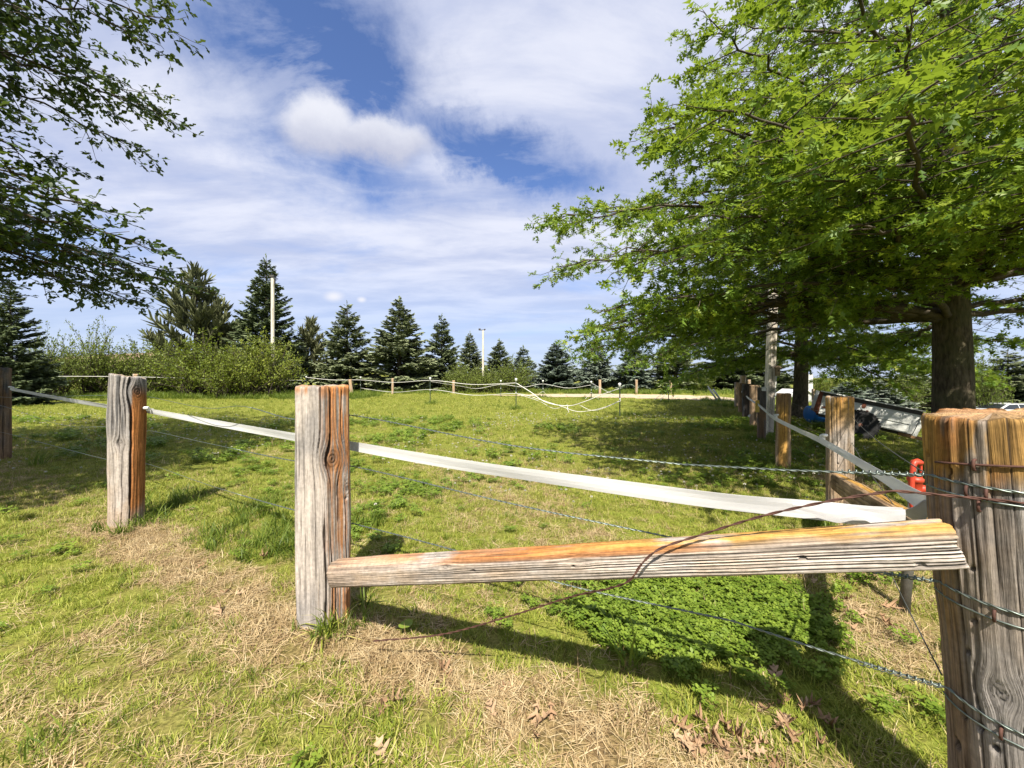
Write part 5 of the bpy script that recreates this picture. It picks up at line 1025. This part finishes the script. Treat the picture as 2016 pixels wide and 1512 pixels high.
        if not parent_only: mb.build('limb', BARK, o, True)
    LP, LF, LN, LS, LC = [np.concatenate(a) for a in (LP, LF, LN, LS, LC)]
    if keep is not None:
        k = keep(LP + np.array(base), rng); LP, LF, LN, LS, LC = LP[k], LF[k], LN[k], LS[k], LC[k]
    place_leaves('crown', LP, LF, LN, LS, LC, LV, LT, mat, o); tag(o, label, 'tree', group); OBST.append((base[0], base[1], r0 * 1.2))
    print(name, 'leaves', len(LP)); return o

SPR = {}
def spruce_mesh(key, seed, H, R, n_whorl, droop, colmat, dens=1.0, top_sparse=0.0, lean_up=0.0, pine=False, skirt=0.25, bare=0.0):
    """conifer in whorls: each bough carries flat sprays of needled twigs"""
    rng = np.random.default_rng(seed); P0, D0, N0, S0, C0 = [], [], [], [], []; mb = MB(); mb.tube([(0, 0, -0.2), (0, 0, H * 0.5), (0.02, 0, H * 0.99)], [0.02 * H + 0.03, 0.012 * H, 0.01], 8)
    for w in range(n_whorl):
        t = (w + 0.3) / n_whorl; z = skirt + (H - skirt - 0.1) * t; ln = R * ((1 - t) ** 0.85) * (0.75 + 0.25 * min(1, t / 0.12)) + 0.10
        nb = int(7 + 8 * (1 - t)); 
        for b in range(nb):
            if rng.random() < bare + top_sparse * sstep(0.75, 1.0, t): continue
            az = rng.uniform(0, 6.283); L = ln * rng.uniform(0.72, 1.12); el = lean_up * t + droop * (1 - t) + rng.normal(0, 0.08); d = np.array([math.cos(az) * math.cos(el), math.sin(az) * math.cos(el), math.sin(el)]); zb = z + rng.normal(0, 0.35 * H / n_whorl)
            tipup = 0.16 * L; m = 4; tt = np.linspace(0, 1, m)[:, None]; Bp = np.array([0, 0, zb]) + d * L * tt + np.array([0, 0, 1.0]) * tipup * tt ** 3
            mb.tube(Bp, np.linspace(0.012 + 0.006 * L, 0.004, m), 3, False)
            ns = int(L / (0.12 if not pine else 0.17) * 3.4 * dens) + 5; u = np.sqrt(rng.uniform(0.03, 1, ns)); pos = np.array([0, 0, zb]) + d * (L * u)[:, None] + np.array([0, 0, 1.0]) * (tipup * u ** 3)[:, None]
            sv = np.array([-math.sin(az), math.cos(az), 0]); sg = rng.choice([-1, 1], ns); sl = (0.22 + 0.22 * L * (1 - u * 0.75)) * rng.uniform(0.6, 1.2, ns)
            if pine:
                dirs = d * 0.5 + rng.normal(0, 0.45, (ns, 3)) + np.array([0, 0, 0.75]); sl = rng.uniform(0.40, 0.80, ns)
            else: dirs = d * 0.75 + sv * sg[:, None] * 0.8 + np.stack([np.zeros(ns), np.zeros(ns), rng.normal(-0.22, 0.26, ns)], 1)
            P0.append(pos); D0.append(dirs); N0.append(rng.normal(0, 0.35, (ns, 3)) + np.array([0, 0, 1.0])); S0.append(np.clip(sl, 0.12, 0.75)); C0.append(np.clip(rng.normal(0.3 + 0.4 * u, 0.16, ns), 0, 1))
    for q in range(5): P0.append(np.array([[0, 0, H - 0.12 * q]])); D0.append(np.array([[rng.normal(0, 0.3 * q), rng.normal(0, 0.3 * q), 1.0]])); N0.append(np.array([[1.0, 0, 0.2]])); S0.append(np.array([0.35])); C0.append(np.array([0.7]))
    P, D, N, S, C = [np.concatenate(a) for a in (P0, D0, N0, S0, C0)]
    if pine: LV = np.array([(0, 0, 0), (0.25, 0.07, 0.02), (0.25, -0.07, 0.02), (1.0, 0.0, 0.0), (0.2, 0.0, 0.07), (0.2, 0, -0.07), (0.75, 0.075, 0), (0.75, -0.075, 0)]); LT = np.array([(0, 1, 3), (0, 3, 2), (0, 4, 3), (0, 3, 5), (1, 6, 3), (2, 3, 7)])
    else: LV = np.array([(0, 0, 0), (0.30, 0.26, -0.08), (0.22, 0.0, 0.03), (0.30, -0.26, -0.08), (0.66, 0.22, -0.09), (0.62, 0.0, 0.02), (0.66, -0.22, -0.09), (1.0, 0.0, -0.02)]); LT = np.array([(0, 1, 2), (0, 2, 3), (2, 4, 5), (2, 5, 6), (5, 7, 4), (5, 6, 7)])
    tk = mb.build('trunk', BARK, None, True, link=False)
    cr = place_leaves('crown', P, D, N, S, C, LV, LT, colmat, None); COL.objects.unlink(cr); SPR[key] = (tk, cr, H, R)
def put_tree(key, name, px_, top, Yd, wpx, label, cat='tree', rot=0.0, group=None, squash=None):
    """stand a prepared tree where the photo has it: its top and width given in pixels, at distance Yd"""
    tk, cr, H, R = SPR[key]; X = (px_ - CX) / F * Yd; z = gz(X, Yd); h = CAMH + (HZ - top) / F * Yd - z; w = wpx / F * Yd / 2 * math.cos(math.atan2(abs(X), Yd)) ** 0.5
    o = empty(name, (X, Yd, z), rot); o.scale = (w / R, w / R, h / H)
    for q in (tk, cr): c = q.copy(); COL.objects.link(c); c.parent = o
    tag(o, label, cat, group); return o
def shrub_mesh(key, seed, H, R, n, mat, leaf=0.075, spiky=0.0, fill=1.0):
    """many-stemmed bush: arching shoots set with leaves"""
    rng = np.random.default_rng(seed); mb = MB(); P, D, N, S, C = [], [], [], [], []
    for k in range(n):
        az = rng.uniform(0, 6.283); rr = R * math.sqrt(rng.random()); hh = H * (0.55 + 0.5 * rng.random()) * math.sqrt(max(0.05, 1 - (rr / R) ** 2 * 0.85)) + (spiky * rng.random() if rng.random() < 0.25 else 0); b = np.array([rng.normal(0, 0.16 * R), rng.normal(0, 0.16 * R), -0.1]); e = np.array([rr * math.cos(az), rr * math.sin(az), hh]); m = b * 0.35 + e * 0.65; m[2] = hh * 0.72; m[:2] = b[:2] * 0.6 + e[:2] * 0.4
        t = np.linspace(0, 1, 6)[:, None]; L = (1 - t) ** 2 * b + 2 * t * (1 - t) * m + t * t * e; mb.tube(L, np.linspace(0.02, 0.004, 6), 4, False)
        nl = int((18 + 22 * hh / H) * fill); u = rng.uniform(0.12, 1.0, nl) ** 0.75; q = u * 5; a = np.minimum(q.astype(int), 4); p = L[a] * (1 - (q - a))[:, None] + L[a + 1] * (q - a)[:, None]; dv = rng.normal(0, 0.6, (nl, 3)) + np.array([0, 0, 0.35]); off = rng.normal(0, 0.11 * R ** 0.5, (nl, 3)) * (1.15 - u * 0.9)[:, None]; off[:, 2] *= 0.7
        p = p + off; p[:, 2] = np.maximum(p[:, 2], 0.03)
        P.append(p); D.append(dv); N.append(rng.normal(0, 0.6, (nl, 3)) + np.array([0, -0.2, 0.9])); S.append(leaf * rng.uniform(0.6, 1.3, nl)); C.append(np.clip(rng.normal(0.5, 0.2, nl) + rng.normal(0, 0.1), 0, 1))
    LV = np.array([(0, 0, 0), (0.4, 0.28, 0.05), (0.4, -0.28, 0.05), (1.0, 0, -0.05), (0.45, 0, -0.03)]); LT = np.array([(0, 4, 1), (0, 2, 4), (1, 4, 3), (2, 3, 4)])
    st = mb.build('stems', BARK, None, True, link=False); st.name = 'stem_cluster'
    fo = place_leaves('foliage', *[np.concatenate(a) for a in (P, D, N, S, C)], LV, LT, mat, None); COL.objects.unlink(fo); SPR[key] = (st, fo, H, R)

def build_trees():
    PI = math.pi
    # the big pin oak on the right
    prof = [(1.75, 5.5), (2.6, 5.7), (3.9, 6.0), (5.5, 4.75), (7.1, 3.7), (9.0, 2.3), (10.8, 0.7)]
    def zm(az):
        toward = max(0.0, math.cos(az + PI / 2)); right = max(0.0, math.cos(az)); return 1.75 + 1.0 * math.sqrt(toward) + 0.35 * right
    X1 = 6.75; Y1 = 5.9
    def gaps1(p, rng):
        # crown leaves removed to let sun onto trailer, timber pole and lawn strip
        k = np.ones(len(p), bool)
        for (x, y, z, rx, ry, pr) in ((8.1, 8.7, 0.35, 1.25, 0.85, 0.97), (8.8, 11.3, 0.3, 0.5, 0.6, 0.9), (5.5, 8.0, 2.7, 0.45, 0.5, 0.95), (5.45, 8.0, 2.0, 0.4, 0.45, 0.9), (5.4, 8.0, 1.2, 0.3, 0.4, 0.6), (2.65, 3.0, 0.7, 0.22, 0.4, 0.6), (5.3, 10.6, 0.0, 2.6, 0.75, 0.75), (3.2, 4.6, 0.4, 0.3, 0.4, 0.6)):
            q = p[:, :2] + (p[:, 2:3] - z) * np.array([SHX, SHY]); k &= ~((np.hypot((q[:, 0] - x) / rx, (q[:, 1] - y) / ry) < 1) & (rng.random(len(p)) < pr) & (p[:, 2] > z))
        # sparse bare wood inside the crown, and the open place in which the timber pole stands
        rr = np.hypot(p[:, 0] - X1, p[:, 1] - Y1) / lerp_prof(prof, p[:, 2]); k &= ~((rr < 0.55) & (rng.random(len(p)) < 0.30) & (p[:, 2] < 6.5));
        u = p[:, 0] / p[:, 1]; v = (p[:, 2] - CAMH) / p[:, 1]; k &= ~((p[:, 1] < 8.1) & (u > 0.63) & (u < 0.715) & (v < 0.235))
        cl = fbm(p[:, 0] * 1.5, p[:, 1] * 1.5, p[:, 2] * 2.2, 2, 61); k &= (cl < 0.62) | (rng.random(len(p)) < 0.25)
        return k
    oak('pin_oak_tree', (X1, Y1, gz(X1, Y1) - 0.02), 11.6, 0.235, prof, 84, 7, 'big sunlit oak on the right with low spreading boughs', zmin=zm, dens=1.0, dead=((-0.75, 0.55, 3.2),), forced=((1.85, PI + 0.10, 1.0), (1.95, PI - 0.42, 1.0), (2.05, PI - 0.12, 0.97), (2.3, PI + 0.22, 1.0), (2.15, PI + 0.02, 1.0), (1.95, PI - 0.25, 0.98), (2.0, PI + 0.30, 0.95), (3.7, PI + 0.1, 1.02), (4.0, PI - 0.1, 1.02), (2.9, PI + 0.45, 0.98), (3.2, PI + 0.75, 0.95), (3.5, -PI / 2 - 0.3, 0.75), (3.3, -PI / 2 + 0.1, 0.78), (3.4, -PI / 2 + 0.5, 0.7), (4.5, PI + 0.6, 1.0), (2.6, PI + 0.62, 0.9), (2.55, PI + 0.42, 1.10), (2.75, PI + 0.70, 1.12), (2.65, PI + 0.92, 1.10), (2.9, PI + 1.15, 1.0), (3.3, PI + 0.55, 1.06), (3.6, PI + 0.85, 1.12), (3.9, PI + 0.40, 0.94), (3.1, PI + 1.35, 0.95), (3.0, PI + 0.58, 1.0)), keep=gaps1)
    prof2 = [(0.85, 4.6), (1.8, 5.4), (3.2, 5.4), (5.0, 4.4), (7.5, 2.8), (9.6, 0.7)]
    b = ground_px(1575, 822)
    oak('pin_oak_tree', (b[0], b[1], b[2] - 0.02), 10.2, 0.22, prof2, 60, 17, 'second oak behind, dark trunk seen between the fence posts and trailer', leaf=0.18, dens=1.0, zmin=lambda a: 0.9 + 0.5 * max(0, math.cos(a)), twig=False, lo_start=2.1)
    # the oak on the left, its trunk outside the picture
    prof3 = [(2.3, 4.5), (3.0, 4.9), (3.7, 3.9), (4.3, 3.5), (5.0, 4.6), (6.2, 5.2), (8.2, 4.2), (10.5, 0.8)]
    X3, Y3 = -8.8, 2.7
    oak('shade_oak_tree', (X3, Y3, gz(X3, Y3) - 0.02), 11.2, 0.24, prof3, 60, 27, 'shaded oak reaching in from the left edge', leaf=0.122, dens=0.72, mat=OAKSHADED, LV=LEAF2_V, LT=LEAF2_T, zmin=lambda a: 2.35 + 1.2 * max(0, math.cos(a + PI / 2)), lo_start=2.9, dead=(), forced=((2.9, 0.45, 0.93), (2.6, 0.75, 0.90), (3.1, 0.2, 0.9), (5.6, 0.45, 0.98), (6.0, 0.25, 0.96), (5.0, 0.65, 0.94), (4.6, 0.1, 0.9), (2.5, 0.95, 0.92), (2.75, 0.6, 0.9), (3.0, 0.9, 0.95), (5.3, 0.8, 0.98), (6.6, 0.6, 0.95), (7.2, 0.35, 0.9), (2.65, 1.2, 0.95), (3.4, -0.45, 0.95), (3.8, -0.75, 1.05), (3.2, -1.0, 0.95), (4.4, -0.6, 1.15), (3.6, -1.3, 1.0), (4.8, -1.0, 1.0), (4.2, -1.5, 1.15), (5.4, -0.75, 1.0), (5.0, -0.4, 0.95), (4.1, -0.25, 1.05), (2.7, -0.30, 0.85), (2.9, -0.15, 0.84), (3.1, 0.02, 0.86), (2.8, 0.12, 0.84), (3.4, -0.05, 0.98), (3.3, -0.35, 0.95), (3.0, -0.6, 0.85), (3.6, 0.12, 1.0)))

    BLUE = mat_leaf('blue_spruce_needles', [(0.1, (0.075, 0.11, 0.08)), (0.6, (0.24, 0.30, 0.225)), (0.95, (0.43, 0.47, 0.38))], 0.08, (0.1, 0.14, 0.08), 0.6, 0.2)
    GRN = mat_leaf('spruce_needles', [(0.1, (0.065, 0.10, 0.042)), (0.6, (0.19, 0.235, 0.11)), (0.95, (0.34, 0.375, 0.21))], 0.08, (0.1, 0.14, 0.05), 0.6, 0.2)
    PIN = mat_leaf('pine_needles', [(0.1, (0.09, 0.105, 0.048)), (0.6, (0.21, 0.225, 0.11)), (0.95, (0.34, 0.34, 0.19))], 0.10, (0.16, 0.18, 0.06), 0.6, 0.2)
    spruce_mesh('blue1', 1, 5.0, 1.75, 22, -0.06, BLUE, 1.5, lean_up=0.5); spruce_mesh('blue2', 2, 5.0, 1.75, 20, -0.10, BLUE, 1.4, lean_up=0.4)
    spruce_mesh('norway1', 3, 7.5, 2.3, 26, -0.16, GRN, 1.4, 0.35, 0.55, bare=0.06); spruce_mesh('norway2', 4, 7.5, 2.3, 24, -0.12, GRN, 1.3, 0.4, 0.6, bare=0.12); spruce_mesh('norway3', 5, 9.0, 2.4, 30, -0.15, GRN, 1.3, 0.3, 0.6, bare=0.08)
    spruce_mesh('pine1', 6, 6.5, 2.6, 13, 0.55, PIN, 0.95, 0.0, 0.5, True, 0.6, bare=0.35)
    WB = 'windbreak conifers along the far side'
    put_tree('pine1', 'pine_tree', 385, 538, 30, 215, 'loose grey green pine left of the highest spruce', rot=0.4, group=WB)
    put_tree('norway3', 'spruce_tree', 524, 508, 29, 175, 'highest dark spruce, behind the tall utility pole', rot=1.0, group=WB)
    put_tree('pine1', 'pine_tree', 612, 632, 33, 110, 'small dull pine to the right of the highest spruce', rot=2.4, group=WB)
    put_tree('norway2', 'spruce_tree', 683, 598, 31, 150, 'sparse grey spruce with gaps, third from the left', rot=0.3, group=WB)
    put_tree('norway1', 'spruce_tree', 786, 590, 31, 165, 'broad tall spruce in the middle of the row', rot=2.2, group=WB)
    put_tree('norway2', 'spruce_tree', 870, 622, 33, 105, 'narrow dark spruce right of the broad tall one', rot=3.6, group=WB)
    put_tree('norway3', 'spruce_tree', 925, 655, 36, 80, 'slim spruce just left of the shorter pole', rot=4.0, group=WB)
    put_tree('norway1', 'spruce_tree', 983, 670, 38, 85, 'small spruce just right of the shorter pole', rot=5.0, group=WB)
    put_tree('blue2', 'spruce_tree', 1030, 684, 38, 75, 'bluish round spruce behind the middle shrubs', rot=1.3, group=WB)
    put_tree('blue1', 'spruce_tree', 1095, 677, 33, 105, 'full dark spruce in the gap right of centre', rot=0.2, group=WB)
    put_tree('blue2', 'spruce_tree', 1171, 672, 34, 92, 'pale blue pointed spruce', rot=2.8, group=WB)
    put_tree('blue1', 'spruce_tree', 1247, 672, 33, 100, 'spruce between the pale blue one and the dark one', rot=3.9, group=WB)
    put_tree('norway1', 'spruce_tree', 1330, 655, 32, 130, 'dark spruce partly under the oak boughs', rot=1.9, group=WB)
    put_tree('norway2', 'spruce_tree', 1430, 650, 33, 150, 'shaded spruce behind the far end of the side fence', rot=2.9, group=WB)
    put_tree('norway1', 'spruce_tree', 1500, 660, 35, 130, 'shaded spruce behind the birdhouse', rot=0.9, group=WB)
    put_tree('norway3', 'spruce_tree', 20, 560, 16, 190, 'dark evergreen at the left edge behind the shaded post', rot=0.9)
    put_tree('blue1', 'spruce_tree', 1668, 752, 22, 110, 'low bluish spruce behind the trailer box', rot=0.7); put_tree('blue2', 'spruce_tree', 1730, 748, 24, 120, 'low green spruce above the right end of the trailer', rot=1.7)
    BR = mat_leaf('bright_shrub_leaf', [(0.1, (0.095, 0.145, 0.014)), (0.55, (0.180, 0.235, 0.026)), (0.95, (0.29, 0.32, 0.05))], 0.35, (0.36, 0.42, 0.04), 0.5, 0.3); OL = mat_leaf('olive_shrub_leaf', [(0.1, (0.085, 0.135, 0.018)), (0.6, (0.170, 0.225, 0.034)), (0.95, (0.28, 0.33, 0.06))], 0.32, (0.28, 0.33, 0.05), 0.5, 0.3)
    shrub_mesh('bright', 1, 3.0, 2.2, 190, BR, 0.12, 0.6, 1.2); shrub_mesh('bright2', 2, 3.0, 2.2, 170, BR, 0.12, 0.5, 1.2); shrub_mesh('olive', 3, 3.0, 2.2, 190, OL, 0.12, 0.9, 1.3); shrub_mesh('olive2', 4, 3.0, 2.2, 170, OL, 0.12, 1.2, 1.2)
    SH = 'shrubs along the far left fence'
    for (k, x, top, Yd, w, lab) in (('bright', 405, 660, 22.5, 210, 'bright green shrub, left half of the big clump'), ('bright2', 520, 655, 22.5, 175, 'bright green shrub in front of the tall utility pole'), ('bright', 455, 690, 21.6, 150, 'lower bright shrub between the two big ones'), ('olive', 275, 672, 24, 150, 'olive shrub left of the bright clump'), ('olive2', 190, 655, 23, 150, 'loose olive shrub with thin upright shoots'), ('olive', 110, 660, 21, 130, 'olive shrub beside the dark evergreen'), ('olive2', 325, 688, 26, 140, 'thin olive shrub under the loose pine'), ('bright2', 45, 705, 19, 120, 'low green shrub behind the shaded left post'), ('olive', 905, 716, 29, 80, 'small rounded shrub below the narrow spruce'), ('olive2', 1010, 712, 29, 110, 'wide olive shrub right of the shorter pole'), ('olive', 950, 722, 28.5, 90, 'olive shrub at the foot of the shorter pole'), ('olive2', 1380, 740, 30, 70, 'low shrub at the foot of the shaded spruce')):
        put_tree(k, 'shrub', x, top, Yd, w, lab, 'shrub', rot=x * 0.013, group=SH if x < 600 else None)
    # hedge of trees far right and behind the trailer
    for (k, x, top, Yd, w, lab) in (('norway2', 1985, 690, 34, 190, 'dark conifer above the parked car'), ('olive', 1935, 702, 32, 110, 'brighter tree just right of the big oak trunk'), ('norway1', 2060, 684, 33, 190, 'dark conifer at the right edge'), ('norway2', 1925, 712, 37, 150, 'dark conifer behind the brighter tree at the oak trunk'), ('olive2', 1775, 738, 30, 130, 'olive bush beyond the trailer, left of the oak trunk'), ('norway1', 1800, 716, 34, 160, 'dark conifer left of the oak trunk'), ('olive', 1690, 728, 32, 150, 'dull bush behind the low spruces'), ('bright2', 1620, 735, 30, 90, 'green bush behind the thin pale post')):
        put_tree(k, 'conifer_tree' if k.startswith('nor') else 'bush', x, top, Yd, w, lab, 'tree' if k.startswith('nor') else 'bush', rot=x * 0.017)
    # thin wood on the horizon
    rng = np.random.default_rng(77)
    for k in range(10):
        x = 60 + k * 34 + rng.uniform(-10, 10); put_tree('olive' if k % 2 else 'bright2', 'distant_tree', x, 706 - rng.uniform(0, 12), 60 + rng.uniform(0, 12), 70, 'dull green tree of the distant line on the left horizon', 'tree', rot=k * 1.1, group='distant trees on the left horizon')
build_trees()

# ------------------------------------------------------------------ plants and litter that stand out in the foreground
def build_litter():
    rg = random.Random(5)
    def clump(px_, py_, n, h, w, label, lean=24, curl=30, mat=LUSH, R=0.03, seed=1):
        b = ground_px(px_, py_); V, T, C = blades(random.Random(seed), n, R, h, w, lean, curl); o = mesh_obj('grass_clump', V, T, mat, None, True, {'tint': C}); o.location = tuple(b); tag(o, label, 'grass clump', 'single grass clumps by the fence')
    clump(1240, 1315, 11, 0.30, 0.012, 'tall dark broad bladed grass standing in front of the clover', 16, 12, seed=3, R=0.035)
    clump(720, 1195, 14, 0.17, 0.010, 'broad bladed grass at the right foot of the split post', 38, 40, seed=4)
    clump(650, 1245, 26, 0.20, 0.008, 'long drooping grass lying across the foot of the split post', 62, 42, GREEN, 0.06, 5)
    clump(820, 1205, 10, 0.12, 0.007, 'small grass clump in the shadow under the brace', 30, 25, seed=6)
    clump(1395, 1400, 7, 0.10, 0.008, 'small green clump in the straw at the lower right', 40, 30, seed=7)
    clump(75, 915, 40, 0.30, 0.010, 'long grass clump beside the shaded left post', 24, 30, seed=8, R=0.09)
    clump(560, 1090, 40, 0.20, 0.007, 'long fresh grass left of the split post', 30, 34, seed=9, R=0.10)
    clump(25, 1150, 40, 0.14, 0.006, 'bright grass clump at the left edge of the near lawn', 40, 30, GREEN, 0.08, 10)
    clump(70, 1480, 50, 0.10, 0.006, 'green clump in the lower left corner', 45, 30, LUSH, 0.07, 11)
    # broad leaved weed by the split post
    b = ground_px(800, 1250); P = []; mb = MB()
    for k in range(5):
        a = k * 1.3; d = np.array([math.cos(a), math.sin(a), 0]); s = np.array([-d[1], d[0], 0]); c = np.array([0, 0, 0.05]) + d * 0.012; r = 0.017 + 0.008 * (k % 2); up = np.array([0, -0.35, 0.5])
        mb.add([c + (d * math.cos(q) + s * math.sin(q)) * r + up * r * math.cos(q) * 0.5 for q in np.linspace(0, 5.6, 10)], [tuple(range(10))]); mb.tube([(0, 0, 0), tuple(c)], 0.0015, 4)
    o = mb.build('weed', CLOVER, None, True); o.data.attributes.new('tint', 'FLOAT', 'POINT').data.foreach_set('value', np.full(len(o.data.vertices), 0.95, np.float32)); o.location = tuple(b); tag(o, 'small round leaved weed right of the split post foot', 'weed')
    # dry oak leaves
    DRY = mat_leaf('dead_oak_leaf', [(0.1, (0.24, 0.135, 0.075)), (0.5, (0.42, 0.27, 0.16)), (0.9, (0.58, 0.42, 0.27))], 0.15, (0.4, 0.2, 0.08), 0.75, 0.1); rng = np.random.default_rng(8)
    # a fuller leaf outline for what lies close to the camera: midrib strip, five pointed lobes, curled as it dried
    half = [(0.02, 0.012), (0.16, 0.03), (0.20, 0.17), (0.28, 0.24), (0.27, 0.13), (0.36, 0.06), (0.46, 0.07), (0.54, 0.27), (0.66, 0.38), (0.62, 0.22), (0.66, 0.10), (0.74, 0.09), (0.82, 0.18), (0.92, 0.22), (0.88, 0.11), (0.94, 0.05)]
    mes = []
    for q in range(6):
        V, T = [], []
        for (u, v) in half: V += [(u, 0.0), (u, v), (u, -v)]
        V.append((1.08, 0.0)); n = len(half)
        for i in range(n - 1):
            a = 3 * i; T += [(a, a + 3, a + 4), (a, a + 4, a + 1), (a, a + 5, a + 3), (a, a + 2, a + 5)]
        e = 3 * (n - 1); T += [(e, 3 * n, e + 1), (e, e + 2, 3 * n)]
        V = np.array(V); cu = rng.uniform(0.5, 2.2); cv = rng.uniform(1.0, 4.5); tw = rng.uniform(-1.2, 1.2)
        Z = 0.10 * np.sin(V[:, 0] * (2 + cu) + q) + cv * 0.5 * V[:, 1] ** 2 * 2.0 + tw * V[:, 1] * (V[:, 0] - 0.5) + rng.normal(0, 0.012, len(V)); X = V[:, 0] - 0.5; Yv = V[:, 1] * (1 - 0.10 * cv * np.abs(V[:, 1]) * 2)
        P = np.stack([X, Yv, Z], 1); thick = np.concatenate([P, P - np.array([0, 0, 0.012])]); T = np.array(T)
        o = mesh_obj('fallen_leaf', thick, np.concatenate([T, T[:, ::-1] + len(P)]), DRY, None, True, {'tint': np.full(len(thick), rng.uniform(0.15, 0.9))}, link=False); mes.append(o.data)
    spots = [(1430 + rng.normal(0, 55), 1478 + rng.normal(0, 26)) for _ in range(22)] + [(rng.uniform(1420, 1680), rng.uniform(1330, 1480)) for _ in range(12)] + [(rng.uniform(1600, 1760), rng.uniform(1130, 1240)) for _ in range(16)] + [(rng.uniform(720, 1300), rng.uniform(1290, 1500)) for _ in range(10)] + [(rng.uniform(380, 560), rng.uniform(1090, 1240)) for _ in range(5)]
    wh = ('lowest dead leaf pile', 'the shadow of the corner post', 'the ground under the right end of the brace', 'the straw below the brace', 'the straw left of the split post'); cnt = (22, 12, 16, 10, 5); zone = [i for i, c in enumerate(cnt) for _ in range(c)]
    zl = ('curled brown oak leaf in the leaf pile at the bottom right edge', 'brown dead oak leaf in the grass beside the corner post shadow', 'brown dead oak leaf on the ground below the right end of the brace', 'single dead leaf in the straw in front of the brace', 'single dead leaf in the straw left of the split post'); zg = ('leaves of the bottom pile', 'leaves by the corner post shadow', 'leaves below the brace end', 'leaves in the front straw', 'leaves left of the split post')
    for k, (x, y) in enumerate(spots):
        b = ground_px(x, y); o = bpy.data.objects.new('fallen_leaf', mes[k % 6]); COL.objects.link(o); o.location = (b[0], b[1], b[2] + 0.010 + rng.uniform(0, 0.02)); o.rotation_euler = (rng.normal(0, 0.4), rng.normal(0, 0.4), rng.uniform(0, 6.283)); s = rng.uniform(0.050, 0.095); o.scale = (s, s, s)
        tag(o, zl[zone[k]], 'leaf', zg[zone[k]])
build_litter()
build_grass()
